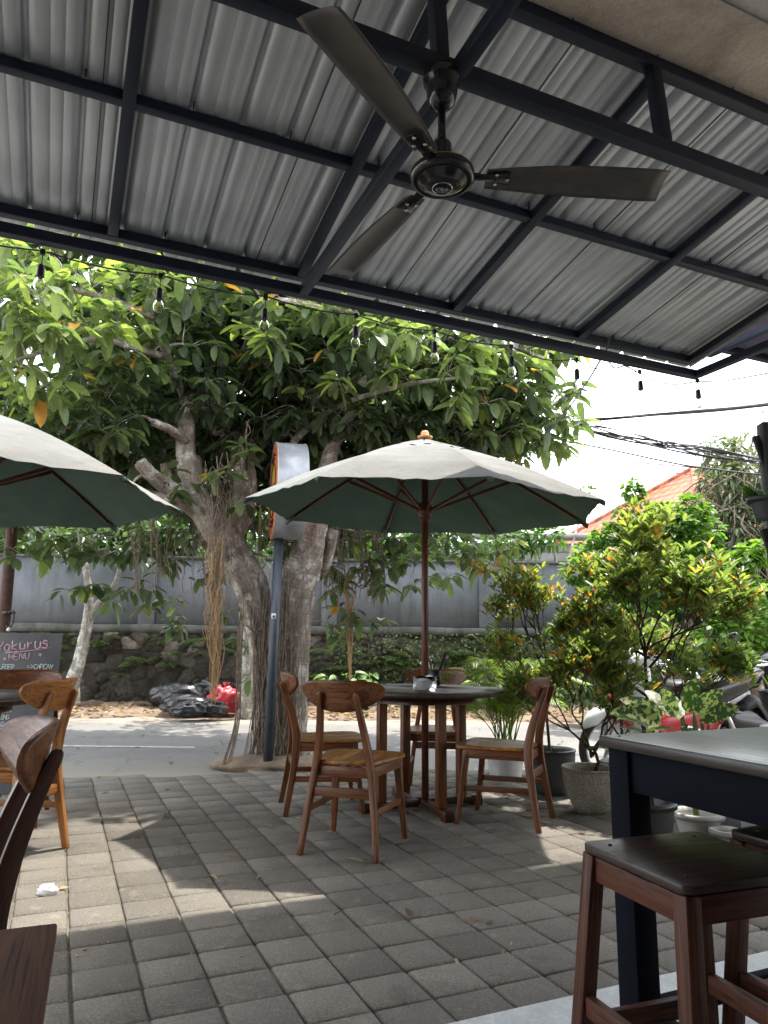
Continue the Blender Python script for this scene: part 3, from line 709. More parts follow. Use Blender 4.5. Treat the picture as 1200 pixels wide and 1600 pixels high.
for (u, n) in BU:
    mb = MB(); z = 2.812; mb.box((u, n, z-.006), (.022, .016, .026)); mb.tube([(u, n, z-.01), (u+.001, n, 2.742)], .0028, 6)
    mb.lathe([(0, 2.745), (.010, 2.744), (.015, 2.736), (.0165, 2.70), (.0175, 2.684), (0, 2.682)], 16, (u, n, 0))
    s_ = mb.build('lamp_holder', M['black'], fs, smooth=False, bevel=.0015)
    mb = MB(); mb.lathe([(.011, 2.684), (.014, 2.676), (.023, 2.660), (.0262, 2.645), (.023, 2.629), (.013, 2.618), (.0, 2.6155)], 20, (u, n, 0), cap=False)
    g = mb.build('bulb', M['glass'], s_, smooth=True)
    mb = MB(); mb.tube([(u-.004, n, 2.682), (u-.007, n, 2.655), (u, n, 2.646), (u+.007, n, 2.655), (u+.004, n, 2.682)], .0009, 5); mb.build('filament', M['gold'], s_)
mb = MB(); mb.tube(curve([UN(2.98, 3.30, 2.95), UN(3.05, 3.42, 2.90), UN(3.12, 3.44, 2.82), UN(3.20, 3.42, 2.835), UN(3.30, 3.42, 2.81)]), .005, 6)
tag(mb.build('loose_cable', M['wire'], smooth=True), 'loose black cable looping over the canopy eave near the right corner', 'cable')
# ================================================================== CHAIRS
def make_chair(label, loc, rz, group, wood_m, seat_m, back_m=None):
    t = thing('chair', label, 'chair', loc, rz, group)
    # seat
    out_ = [(-.158, -.195), (-.175, -.10), (-.205, .02), (-.222, .12), (-.218, .185), (-.19, .225), (-.13, .243), (0, .25)]
    poly = out_+[(-x, y) for x, y in out_[::-1][1:]]
    poly = [(p.x, p.y) for p in curve([(x, y, 0) for x, y in poly], 3)]
    n = len(poly); mb = MB(); V = []; G = []
    for k, (f, z) in enumerate(((.96, .428), (1, .432), (1, .446), (.97, .4505), (.7, .445), (.35, .440))):
        for x, y in poly: V.append((x*f, (y-.02)*f+.02, z))
    V += [(0, .02, .439), (0, .02, .428)]
    off = random.uniform(-2, 2)
    for v in V: G.append((v[1]+off, v[0]+off*1.7, v[2]))
    Fc = [(i*n+k, i*n+(k+1) % n, (i+1)*n+(k+1) % n, (i+1)*n+k) for i in range(5) for k in range(n)]
    Fc += [(5*n+k, 5*n+(k+1) % n, 6*n) for k in range(n)]+[((k+1) % n, k, 6*n+1) for k in range(n)]
    mb.add(V, [f[::-1] for f in Fc], G); mb.build('seat', seat_m, t)
    # aprons
    for a, b, w, d in (((-.135, -.188, .398), (.135, -.188, .398), .02, .052), ((-.188, .175, .402), (.188, .175, .402), .02, .05)):
        mb = MB(); mb.bar(a, b, w, d); mb.build('seat_rail', wood_m, t, bevel=.002)
    for s in (-1, 1):
        mb = MB(); mb.bar((s*.150, -.19, .400), (s*.190, .17, .402), .02, .05); mb.build('seat_rail', wood_m, t, bevel=.002)
    # rear leg and upright in one bowed piece, front leg, stretchers
    for s in (-1, 1):
        c = curve([(s*.202, -.262, 0), (s*.180, -.228, .20), (s*.150, -.200, .41), (s*.128, -.218, .55), (s*.108, -.262, .69), (s*.099, -.300, .782), (s*.098, -.306, .80)], 5)
        w_ = interp([.026, .029, .033, .030, .028, .026, .014], 5); d_ = interp([.030, .038, .050, .044, .036, .030, .012], 5)
        mb = MB(); mb.sweep(c, list(zip(w_, d_)), (0, -1, 0)); mb.build('rear_leg', wood_m, t, bevel=.004)
        mb = MB(); mb.sweep(curve([(s*.178, .165, .425), (s*.192, .190, .22), (s*.210, .222, 0)], 5), list(zip(interp([.040, .036, .025], 5), interp([.036, .032, .024], 5))), (0, -1, 0)); mb.build('front_leg', wood_m, t, bevel=.004)
        mb = MB(); mb.bar((s*.178, -.225, .215), (s*.196, .195, .205), .016, .032); mb.build('stretcher', wood_m, t, bevel=.002)
    mb = MB(); mb.bar((-.165, -.214, .300), (.165, -.214, .300), .018, .048); mb.build('stretcher', wood_m, t, bevel=.002)
    # curved back rest
    mb = MB(); ns, nt_ = 33, 9; A = []; B = []
    for i in range(ns):
        s = -1+2*i/(ns-1); th = s*math.pi/2; x = .228*math.sin(th); e = max(.0, 1-abs(math.sin(th))**2.6)**.42
        zt = .862-.012*(x/.228)**2; zc = .790+.018*(x/.228)**2; rowA = []; rowB = []
        hu = .068*e; hd = (.092-.030*(x/.228)**2)*e
        for j in range(nt_):
            q = -1+2*j/(nt_-1); z = zc+(q*hu if q > 0 else q*hd); y = -.288+.075*(x/.228)**2-(z-.79)*.26
            rowA.append((x, y+.010, z)); rowB.append((x, y-.007, z))
        A.append(rowA); B.append(rowB)
    A = np.array(A); B = np.array(B); V = np.concatenate([A.reshape(-1, 3), B.reshape(-1, 3)]); N0 = ns*nt_; Fc = []
    for i in range(ns-1):
        for j in range(nt_-1):
            a = i*nt_+j; Fc.append((a, a+nt_, a+nt_+1, a+1)[::-1]); Fc.append((N0+a, N0+a+nt_, N0+a+nt_+1, N0+a+1))
        for j in (0, nt_-1):
            a = i*nt_+j; f = (a, N0+a, N0+a+nt_, a+nt_); Fc.append(f[::-1] if j == 0 else f)
    G = V.copy()+random.uniform(-2, 2); mb.add(V, Fc, G); o = mb.build('backrest', back_m or wood_m, t, smooth=False)
    return t
GC, GL = 'chairs around the round table', 'chairs around the left table'
c0 = make_chair('dark teak chair with its back to the camera in front of the round table', (-.135, 4.06, .014), rad(-17.8), GC, M['teak_dark'], M['seat'], M['teak_dark'])
dup(c0, (-.37, 4.92, .014), rad(-78), 'chair half hidden behind the front one, on the left of the round table', GC)
dup(c0, (.38, 5.42, .014), rad(172), 'chair on the street side of the round table, mostly hidden by the tabletop', GC)
c1 = make_chair('light teak chair on the right of the round table, turned sideways', (.735, 4.63, .014), rad(66), GC, M['teak_dark'], M['seat'], M['teak_dark'])
c2 = make_chair('honey-coloured chair with a broad light backrest beside the left table', (-1.90, 3.79, .014), rad(82), GL, M['teak_light'], M['seat'], M['teak_light'])
dup(c0, (-2.22, 4.50, .014), rad(196), 'dark chair behind the left table in front of the chalkboard', GL)
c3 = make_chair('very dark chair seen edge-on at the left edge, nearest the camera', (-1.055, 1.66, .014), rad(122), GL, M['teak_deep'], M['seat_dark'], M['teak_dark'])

# ================================================================== ROUND TABLES
def round_table(label, loc, rz):
    t = thing('round_table', label, 'table', loc, rz, 'round wooden tables under the parasols')
    mb = MB(); mb.lathe([(.026, .722), (.530, .722), (.542, .728), (.545, .742), (.540, .752), (.532, .756), (.026, .756), (.026, .722)], 72, cap=False); mb.build('tabletop', M['tabletop'], t)
    mb = MB(); mb.lathe([(.36, .672), (.36, .720), (.335, .720), (.335, .672), (.36, .672)], 40, cap=False); mb.build('apron', M['teak_deep'], t)
    for k in range(4):
        a = rad(21+90*k); x, y = .285*math.cos(a), .285*math.sin(a)
        mb = MB(); mb.box((x, y, .39), (.056, .056, .66), Matrix.Rotation(a, 4, 'Z'), grain=2); mb.build('leg', M['teak_dark'], t, bevel=.003)
    for k in range(2):
        R = Matrix.Rotation(rad(21+90*k), 4, 'Z')
        mb = MB()
        for sgn in (-1, 1): 
            mb.box(R@Vector((sgn*.215, 0, .036+.0)), (.36, .060, .045), R)
        mb.build('foot_beam', M['teak_deep'], t, bevel=.003)
        for sgn in (-1, 1):
            mb = MB(); mb.box(R@Vector((sgn*.385, 0, .031)), (.075, .080, .062), R); mb.build('foot_pad', M['teak_deep'], t, bevel=.004)
    return t
rt = round_table('round dark wooden table in the centre with a parasol pole through it', (.265, 4.95, .014), 0)
dup(rt, (-2.34, 3.92, .014), rad(30), 'round wooden table cut by the left edge of the photo')

# ================================================================== PARASOLS
def parasol(label, loc, rot, r, zr_, apex, tilt=(0, 0)):
    t = thing('parasol', label, 'parasol', loc, 0, 'faded green parasols over the round tables')
    mb = MB(); mb.tube([(0, 0, .03), (0, 0, apex-.03)], .0235, 18); mb.build('pole', M['pole_wood'], t, smooth=True)
    mb = MB(); mb.lathe([(0, apex-.01), (.05, apex-.008), (.055, apex+.004), (.028, apex+.012), (.030, apex+.03), (.022, apex+.045), (0, apex+.05)], 20); mb.build('finial', M['pale_wood'], t, smooth=True)
    zh = zr_+.015
    mb = MB(); mb.lathe([(.0235, zh-.09), (.040, zh-.085), (.043, zh-.07), (.036, zh-.06), (.048, zh-.045), (.052, zh-.015), (.046, zh+.005), (.046, zh+.04), (.0235, zh+.045)], 20, cap=False); mb.build('runner', M['pole_wood'], t)
    mb = MB(); mb.lathe([(.0235, apex-.10), (.045, apex-.095), (.048, apex-.05), (.0235, apex-.045)], 16, cap=False); mb.build('hub', M['pole_wood'], t)
    def hz(x, y): return tilt[0]*x+tilt[1]*y
    cor = [Vector((r*math.cos(rot+k*math.pi/4), r*math.sin(rot+k*math.pi/4), 0)) for k in range(8)]
    for c in cor: c.z = zr_+hz(c.x, c.y)
    top = Vector((0, 0, apex-.02)); NS, NT = 12, 12
    def surf(k, a, b, off=0):        # a 0..1 along edge, b 0..1 from apex to rim
        c1, c2 = cor[k], cor[(k+1) % 8]; e = c1.lerp(c2, a); s = 4*a*(1-a)
        p = top.lerp(e, b); p.z += .045*math.sin(math.pi*min(1, b*1.0))*1.0-.018*s*b*(1-b)*3
        inn = 1-.030*s*b**3; p.x *= inn; p.y *= inn
        p.z += .005*math.sin(a*31+k*3)*s*b*b+.005*math.sin(b*17+k)*s+.006*math.sin(a*9+b*12+k*1.7)*s; p.z += off; return p
    for nm, off, m in (('canopy', 0, M['cloth_top']), ('lining', -.004, M['cloth_under'])):
        mb = MB()
        for k in range(8):
            mb.grid([[tuple(surf(k, i/NS, .02+.98*j/NT, off)) for j in range(NT+1)] for i in range(NS+1)], flip=(off == 0))
        if off == 0: cn = mb.build(nm, m, t, smooth=True)
        else: mb.build(nm, m, cn, smooth=True)
    mb = MB()
    for k in range(8):
        mb.grid([[tuple(surf(k, i/8, .03+.22*j/4, .006+.008*math.sin(i*1.9+k*2.3)*j/4-.004*(j/4))) for j in range(5)] for i in range(9)], flip=True)
    v = mb.build('vent_cap', M['cloth_top'], cn, smooth=True)
    for k in range(8):
        c = cor[k]; R1 = []
        for j in range(7):
            b = .04+.955*j/6; p = surf(k, 0, b, -.016); R1.append(p)
        mb = MB(); mb.sweep(R1, (.014, .024)); mb.build('rib', M['pole_wood'], t, bevel=.002)
        p = surf(k, 0, .52, -.030); d = Vector((c.x, c.y, 0)).normalized()
        mb = MB(); mb.sweep([Vector((d.x*.045, d.y*.045, zh-.01)), p], (.013, .022)); mb.build('strut', M['pole_wood'], t, bevel=.002)
        mb = MB(); q = surf(k, 0, 1, -.008); q2 = surf(k, 0, .93, -.022)
        sd = Vector((-d.y, d.x, 0)); mb.add([q+d*.006+sd*.018, q+d*.006-sd*.018, q2+sd*.03, q2-sd*.03, q+d*.004+Vector((0, 0, -.035)), q2+Vector((0, 0, -.012))],
               [(0, 1, 3, 2), (0, 2, 5, 4), (1, 4, 5, 3), (0, 4, 1), (2, 3, 5)])
        mb.build('corner_pocket', M['cloth_under'], t)
    return t
parasol('faded green parasol open over the centre round table', (.285, 4.95, 0), rad(-76.9), 1.235, 1.968, 2.50, (-.026, .017))
parasol('green parasol with a bleached top cut by the left edge', (-2.45, 4.0, 0), rad(-24), 1.27, 1.865, 2.42, (.0, .0))

# ------------------------------------------------------------------ things on the round table
TZ = .014+.756
b0 = AZt(664, 1079, TZ)
t = thing('napkin_box', 'clear acrylic box of paper napkins on the round table', 'napkin box', (b0.x, b0.y, TZ), rad(-8))
w_, d_, h_ = .138, .10, .088
mb = MB()
for c, s in (((0, -d_/2, h_/2), (w_, .003, h_)), ((0, d_/2, h_/2), (w_, .003, h_)), ((-w_/2, 0, h_/2), (.003, d_-.004, h_)), ((w_/2, 0, h_/2), (.003, d_-.004, h_)), ((0, 0, .002), (w_-.004, d_-.004, .003))): mb.box(c, s)
mb.build('tray', M['acrylic'], t)
mb = MB(); 
for k in range(9): mb.box((-.012+U_(-.004, .004), U_(-.004, .004), .006+k*.0065), (.095, .078, .0052), Matrix.Rotation(U_(-.06, .06), 4, 'Z') @ Matrix.Rotation(U_(-.05, .05), 4, 'Y'))
mb.build('napkin_stack', M['paper'], t)
mb = MB(); P = []
for i in range(9):
    P.append([(-.02+i*.012, -.03+j*.010, .066+.030*math.sin(i/8*math.pi)*(.5+.5*math.sin(j/6*math.pi))+.004*math.sin(i*2.3+j*1.7)) for j in range(7)])
mb.grid(P); mb.build('loose_napkin', M['paper'], t, smooth=True)
b1 = AZt(679, 1070, TZ)
t = thing('cutlery_caddy', 'black mesh cutlery holder behind the napkin box', 'cutlery holder', (b1.x, b1.y, TZ))
mb = MB(); mb.lathe([(0, 0), (.040, 0), (.046, .105), (.043, .105), (.037, .006), (0, .006)], 20); mb.build('cup', M['black'], t)
ut = [(-.03, .0, -24, 'C', .19, 'fork'), (-.015, .01, -14, 'C', .21, 'spoon'), (0, .02, -6, 'C', .20, 'fork'), (.02, -.005, 19, 'K', .225, 'knife'), (.028, .01, 24, 'C', .22, 'spoon'), (.005, -.015, -34, 'C', .18, 'spoon')]
for x, y, ang, k, L, nm in ut:
    u = thing(nm, {'K': 'black-handled knife standing in the cutlery holder'}.get(k, 'steel %s leaning %s in the cutlery holder' % (nm, 'steeply left' if ang < -30 else 'left' if ang < -20 else 'slightly left' if ang < -10 else 'almost upright' if ang < 0 else 'right')), nm, (b1.x+x*.35, b1.y+y*.6, TZ+.02))
    u.rotation_euler = (0, rad(ang), 0)
    mb = MB(); mb.sweep([(0, 0, 0), (0, 0, L*.45), (0, 0, L*.72)], [(.010, .003), (.006, .003), (.006, .003)], (0, 1, 0)); mb.build('handle', M['chrome'], u)
    if k == 'K':
        mb = MB(); mb.sweep([(0, 0, L*.35), (0, 0, L*.7), (0, 0, L)], [(.018, .012), (.019, .012), (.016, .010)], (0, 1, 0)); mb.build('grip', M['black'], u, bevel=.002)
    elif nm == 'spoon':
        mb = MB(); mb.grid(lump((0, 0, L*.84), .022, 8, 12, 0, (.85, .15, 1.2))); mb.build('bowl', M['chrome'], u, smooth=True)
    else:
        mb = MB(); mb.box((0, 0, L*.76), (.022, .003, .025))
        for q in (-.009, -.003, .003, .009): mb.box((q, 0, L*.86), (.003, .0025, .05))
        mb.build('tines', M['chrome'], u)

# ================================================================== BAR TABLE AND STOOLS ON THE RIGHT
HT = .812
pT = AZt(935, 1149, HT+.014)
u0, n0 = pT.dot(UU), pT.dot(NN)
bt = thing('bar_table', 'rectangular dark table with navy legs at the right edge', 'table', UN(u0, n0, .037), YAW)
TW, TL = .68, 1.25
HT2 = HT-.023
mb = MB(); mb.box((TW/2, -TL/2, HT2-.014), (TW, TL, .028), grain=1); mb.build('tabletop', M['bar_top'], bt, bevel=.004)
for x in (.052, TW-.052):
    for y in (-.05, -TL+.075):
        mb = MB(); mb.box((x, y, (HT2-.028)/2), (.07, .07, HT2-.029), grain=2); mb.build('leg', M['navy_wood'], bt, bevel=.003)
for c, s in (((TW/2, -.040, HT2-.080), (TW-.175, .022, .10)), ((TW/2, -TL+.065, HT2-.080), (TW-.175, .022, .10)), ((.040, -TL/2+.0125, HT2-.080), (.022, TL-.196, .10)), ((TW-.040, -TL/2+.0125, HT2-.080), (.022, TL-.196, .10))):
    mb = MB(); mb.box(c, s); mb.build('apron', M['navy_wood'], bt, bevel=.002)
for c, s in (((TW/2, -.05, .14), (TW-.175, .03, .045)), ((TW/2, -TL+.075, .14), (TW-.175, .03, .045)), ((.052, -TL/2+.0125, .14), (.03, TL-.196, .045)), ((TW-.052, -TL/2+.0125, .14), (.03, TL-.196, .045))):
    mb = MB(); mb.box(c, s); mb.build('foot_rail', M['navy_wood'], bt, bevel=.003)
mb = MB(); mb.lathe([(0, 0), (.004, 0), (.004, .002), (0, .002)], 8, (.04, -.035, HT2)); mb.build('nail_head', M['black'], bt)
def make_stool(label, loc, rz):
    t = thing('stool', label, 'stool', loc, rz, 'red-brown wooden stools by the bar table')
    h = .582; a = .18
    mb = MB(); poly = []
    for cx, cy, s in ((a-.025, a-.025, 0), (-a+.025, a-.025, 90), (-a+.025, -a+.025, 180), (a-.025, -a+.025, 270)):
        poly += [(cx+.025*math.cos(rad(s+q)), cy+.025*math.sin(rad(s+q))) for q in (0, 30, 60, 90)]
    mb.prism(poly, h-.018, h); mb.build('seat', M['stool_top'], t, bevel=.0025)
    def lp(sx, sy, z): k = .155+(.205-.155)*(1-z/h); return Vector((sx*k, sy*k, z))
    for sx in (-1, 1):
        for sy in (-1, 1):
            mb = MB(); mb.sweep([lp(sx, sy, h-.022), lp(sx, sy, 0)], [(.040, .040), (.040, .040)], (0, 1, 0)); mb.build('leg', M['red_wood'], t, bevel=.003)
    for z, w_, d_ in ((h-.050, .020, .052), ):
        for (p, q) in (((-1, -1), (1, -1)), ((1, -1), (1, 1)), ((1, 1), (-1, 1)), ((-1, 1), (-1, -1))):
            A, B = lp(*p, z), lp(*q, z); d = (B-A).normalized(); mb = MB(); mb.bar(A+d*.021, B-d*.021, w_, d_); mb.build('seat_rail', M['red_wood'], t, bevel=.002)
    for k, (p, q) in enumerate((((-1, -1), (1, -1)), ((1, 1), (-1, 1)), ((1, -1), (1, 1)), ((-1, 1), (-1, -1)))):
        z = .20 if k < 2 else .25
        A, B = lp(*p, z), lp(*q, z); d = (B-A).normalized(); mb = MB(); mb.bar(A+d*.021, B-d*.021, .024, .042); mb.build('foot_rail', M['red_wood'], t, bevel=.003)
    for sx in (-.13, .13):
        for sy in (-.13, .13):
            mb = MB(); mb.lathe([(0, h+.0005), (.006, h+.001), (.005, h+.0025), (0, h+.003)], 8, (sx, sy, 0)); mb.build('nail_head', M['black'], t)
    return t
SH = .619
pc = [AZt(907, 1314, SH), AZt(1064, 1385, SH), AZt(1091, 1298, SH)]
ctr = (pc[1]+pc[2])/2; side = (pc[0]-pc[1]).length; print('stool side', side)
st = make_stool('nearest red-brown stool with a worn dark seat beside the bar table', (ctr.x, ctr.y, .037), YAW-rad(4)); st.scale = (min(1, side/.36), min(1, side/.36), 1)
q = AZt(1120, 1293, SH); c2_ = q+UU*.18-NN*.18
dup(st, (c2_.x, c2_.y, .037), YAW+rad(2), 'stool tucked under the table, its seat corner showing at the right edge')
q = AZt(1172, 1424, SH); c2_ = q+UU*.18-NN*.18
dup(st, (c2_.x, c2_.y, .037), YAW+rad(3), 'stool cut by the bottom right corner of the photo')

# reddish table corner at bottom left
c_ = AZt(90, 1441, .62); e_ = AZt(66, 1600, .62); e2 = AZt(0, 1447, .62)
dv = (e_-c_).normalized(); ang = math.atan2(dv.y, dv.x)
t = thing('wooden_bench', 'reddish-brown wooden table top corner at the bottom left of the photo', 'table', (c_.x, c_.y, 0), ang+math.pi/2)
mb = MB(); mb.box((-.30, -.40, .608), (.60, .80, .024), grain=1); mb.build('top', M['red_wood'], t, bevel=.004)
for x in (-.06, -.54):
    for y in (-.06, -.74):
        mb = MB(); mb.box((x, y, .31), (.045, .045, .572), grain=2); mb.build('leg', M['red_wood'], t, bevel=.003)
for c, s in (((-.30, -.06, .56), (.432, .02, .06)), ((-.30, -.74, .56), (.432, .02, .06)), ((-.06, -.40, .56), (.02, .632, .06)), ((-.54, -.40, .56), (.02, .632, .06))):
    mb = MB(); mb.box(c, s); mb.build('apron', M['red_wood'], t, bevel=.002)
t.name = 'low_table'

# ================================================================== CHALKBOARD
GL_ = {  # single-stroke capitals on a 4 x 6 grid
 'A': [[(0, 0), (2, 6), (4, 0)], [(1, 2.2), (3, 2.2)]], 'B': [[(0, 0), (0, 6), (2.6, 6), (3.2, 5), (2.6, 3.2), (0, 3), (3, 2.8), (3.8, 1.4), (3, 0), (0, 0)]],
 'C': [[(4, 5), (2.6, 6), (.8, 5), (0, 3), (.8, .8), (2.6, 0), (4, 1)]], 'D': [[(0, 0), (0, 6), (2.6, 5.4), (4, 3), (2.6, .5), (0, 0)]],
 'E': [[(4, 6), (0, 6), (0, 0), (4, 0)], [(0, 3), (3, 3)]], 'F': [[(4, 6), (0, 6), (0, 0)], [(0, 3), (3, 3)]], 'G': [[(4, 5), (2.4, 6), (.5, 5), (0, 3), (.6, .8), (2.4, 0), (4, 1), (4, 3), (2.4, 3)]],
 'H': [[(0, 0), (0, 6)], [(4, 0), (4, 6)], [(0, 3), (4, 3)]], 'I': [[(2, 0), (2, 6)]], 'K': [[(0, 0), (0, 6)], [(4, 6), (0, 2.6), (4, 0)]], 'L': [[(0, 6), (0, 0), (3.6, 0)]],
 'M': [[(0, 0), (0, 6), (2, 2), (4, 6), (4, 0)]], 'N': [[(0, 0), (0, 6), (4, 0), (4, 6)]], 'O': [[(2, 0), (.3, 1), (0, 3), (.5, 5.2), (2, 6), (3.6, 5.2), (4, 3), (3.5, .8), (2, 0)]],
 'P': [[(0, 0), (0, 6), (3, 6), (4, 4.6), (3, 3), (0, 3)]], 'R': [[(0, 0), (0, 6), (3, 6), (4, 4.6), (3, 3), (0, 3), (4, 0)]], 'S': [[(4, 5.2), (2.4, 6), (.4, 5), (1, 3.4), (3.4, 2.6), (4, 1.2), (2.2, 0), (0, .8)]],
 'T': [[(0, 6), (4, 6)], [(2, 6), (2, 0)]], 'U': [[(0, 6), (.2, 1), (2, 0), (3.8, 1), (4, 6)]], 'V': [[(0, 6), (2, 0), (4, 6)]], 'W': [[(0, 6), (1, 0), (2, 4), (3, 0), (4, 6)]], 'Y': [[(0, 6), (2, 3), (4, 6)], [(2, 3), (2, 0)]],
 '2': [[(0, 5), (1.6, 6), (3.6, 5), (3.2, 3.2), (0, 0), (4, 0)]], '-': [[(.3, 3), (3.7, 3)]], '=': [[(.3, 3.8), (3.3, 3.8)], [(.3, 2.2), (3.3, 2.2)]], '>': [[(.2, 5), (3.4, 3), (.2, 1)]], '&': [[(4, 0), (.8, 4.4), (1.8, 6), (2.8, 4.6), (.2, 1.6), (1.6, 0), (4, 2.4)]],
 'a': [[(3.2, 3.6), (1.4, 4), (.2, 2), (1, 0), (2.8, .8), (3.2, 3.6), (3.3, 0), (4, .3)]], 'k': [[(0, 6), (0, 0)], [(3, 4), (0, 1.8), (3.6, 0)]], 'u': [[(0, 4), (.2, .6), (1.6, 0), (3, 1), (3.3, 4), (3.4, 0)]],
 'r': [[(0, 4), (.3, 0), (.6, 2.6), (2.6, 4)]], 's': [[(3, 3.6), (1, 4), (.4, 2.8), (3, 1.6), (2.4, 0), (0, .2)]], 'p': [[(0, 4), (0, -2)], [(0, 3.4), (2, 4), (3.2, 2), (2, 0), (0, .6)]], 'l': [[(1, 6), (1, 0)]],
 'e': [[(.2, 2), (3.2, 2.2), (2.2, 4), (.6, 3.4), (.2, 1.4), (1.6, 0), (3.2, .6)]], 'f': [[(3, 5.6), (1.8, 6), (1.3, 4.6), (1.3, 0)], [(.2, 3.6), (2.6, 3.6)]], 'i': [[(1, 3.8), (1, 0)], [(1, 5.2), (1, 5.5)]],
 'd': [[(3, 3.4), (1.2, 4), (.2, 2), (1.2, 0), (3, .8)], [(3.1, 6), (3.1, 0)]], 'n': [[(0, 4), (0, 0)], [(0, 2.8), (1.6, 4), (3, 3), (3.2, 0)]], 'c': [[(3, 3.4), (1.4, 4), (.2, 2), (1.4, 0), (3, .6)]],
 'o': [[(1.6, 0), (.2, 1.6), (1, 3.8), (2.6, 3.8), (3.2, 1.8), (1.6, 0)]],
}
bb = thing('chalkboard', 'tall leaning chalkboard menu with pink and white handwriting', 'menu board', AZt(30, 1222, .0)*1.0, rad(3))
bb.location = (-2.565, 5.22, .014); bb.rotation_euler = (rad(-5), 0, rad(8))
BW, BH = .49, 1.10
mb = MB(); mb.box((0, .008, BH/2), (BW, .016, BH)); mb.build('board', M['chalkboard'], bb, bevel=.002)
for s in (-1, 1):
    mb = MB(); mb.sweep([(s*.21, .02, BH-.04), (s*.21, .34, .02)], (.03, .02)); mb.build('rear_leg', M['teak_deep'], bb, bevel=.002)
def write(mb, txt, x, z, h, adv=5.3, slope=0, r=.0019, wob=.35):
    s = h/6; cx = x
    for ch in txt:
        if ch == ' ': cx += 3.4*s; continue
        for pl in GL_[ch]:
            ps = [(cx+(a+U_(-wob, wob))*s*.92, -.0006, z+(b+U_(-wob, wob))*s+(cx-x)*slope) for a, b in pl]
            if len(ps) > 2: ps = curve(ps, 3)
            mb.tube(ps, r, 5)
        cx += adv*s*.92
    return cx
mp_, mw = MB(), MB()
write(mp_, 'Yakurus', -.19, .965, .070, 4.8, .11, .0042)
write(mp_, 'MENU', -.10, .905, .045, 5.2, .10, .0028)
mp_.tube([(-.13, -.0006, .958), (.02, -.0006, .972), (.18, -.0006, .995)], .0026, 5)
for fx, fz in ((-.125, .915), (.11, .945)):
    for k in range(5): mp_.tube([(fx, -.0006, fz), (fx+.012*math.cos(k*1.26), -.0006, fz+.012*math.sin(k*1.26))], .003, 5)
rows = [('->BURGER', -.27, .845, .031), ('=>CAPCAY', .04, .845, .034), ('=>SWEET & SOUR CHICKEN', -.23, .797, .026), ('->GADO2', -.27, .758, .026), ('=>BLACKPAPER', .0, .758, .026),
        ('->DUMPLING SOUP', -.29, .716, .026), ('=>CURRY', .11, .716, .026), ('-CRY', -.29, .676, .026), ('-TOM YAM', -.29, .63, .026), ('=>NOODLE', .0, .63, .026), ('CHICKEN THAI', -.29, .545, .028), ('RICE GORENG', -.29, .50, .028),
        ('FRIED RICE', -.28, .445, .034), ('pineapple fried rice', -.285, .375, .036), ('indonesian nasi', -.285, .31, .036), ('ALL VEGETARIAN', -.29, .25, .030), ('ORIGINAL', -.10, .20, .030)]
for tx, x, z, h in rows: write(mw, tx, max(-.235, x*.80), z, h*.98, 4.0 if h < .03 else 4.3, 0, .0022)
mw.tube([(-.22, -.0006, .432), (.02, -.0006, .440)], .0018, 5)
mp_.build('pink_lettering', M['chalk_pink'], bb); mw.build('white_lettering', M['chalk_white'], bb)

# ================================================================== ROUND LIGHT-BOX SIGN
pB = AZt(418, 1203, 0); pB.z = 0
sg = thing('pole_sign', 'round orange sign box on a dark grey pole in front of the big tree', 'sign', pB)
pt = AY(436, 842, 6.4)-pB
mb = MB(); mb.tube([(0, 0, -.02), pt*.5, pt+Vector((0, 0, .03))], .043, 20); mb.build('pole', M['pole_grey'], sg, smooth=True)
mb = MB(); q = pt*(235/361); mb.box(q+Vector((-.006, -.044, 0)), (.040, .004, .052)); stk = mb.build('sticker', M['white_paint'], sg)
mb = MB(); mb.lathe([(0, 0), (.011, 0), (.011, .002), (0, .002)], 12, q+Vector((-.006, -.0462, 0)), Matrix.Rotation(math.pi/2, 4, 'X')); mb.build('sticker_mark', M['black'], stk)
cc = AY(450, 768, 6.4)-pB; ax = Vector((math.cos(rad(12)), math.sin(rad(12))*1.0, 0))     # drum axis, almost across the view
RS = ax.to_track_quat('Z', 'Y').to_matrix().to_4x4(); TS = Matrix.Translation(cc)
yw = rad(13.5)
RS = Matrix(((-math.sin(yw), 0, math.cos(yw), 0), (math.cos(yw), 0, math.sin(yw), 0), (0, 1, 0, 0), (0, 0, 0, 1)))
r_, th_ = .435, .137
mb = MB(); mb.lathe([(r_-.004, -th_+.006), (r_+.004, -th_), (r_+.004, -th_+.014), (r_, -th_+.016), (r_, th_-.016), (r_+.004, th_-.014), (r_+.004, th_), (r_-.004, th_-.006)], 64, cc, RS, cap=False); mb.build('drum_rim', M['sign_metal'], sg, smooth=False)
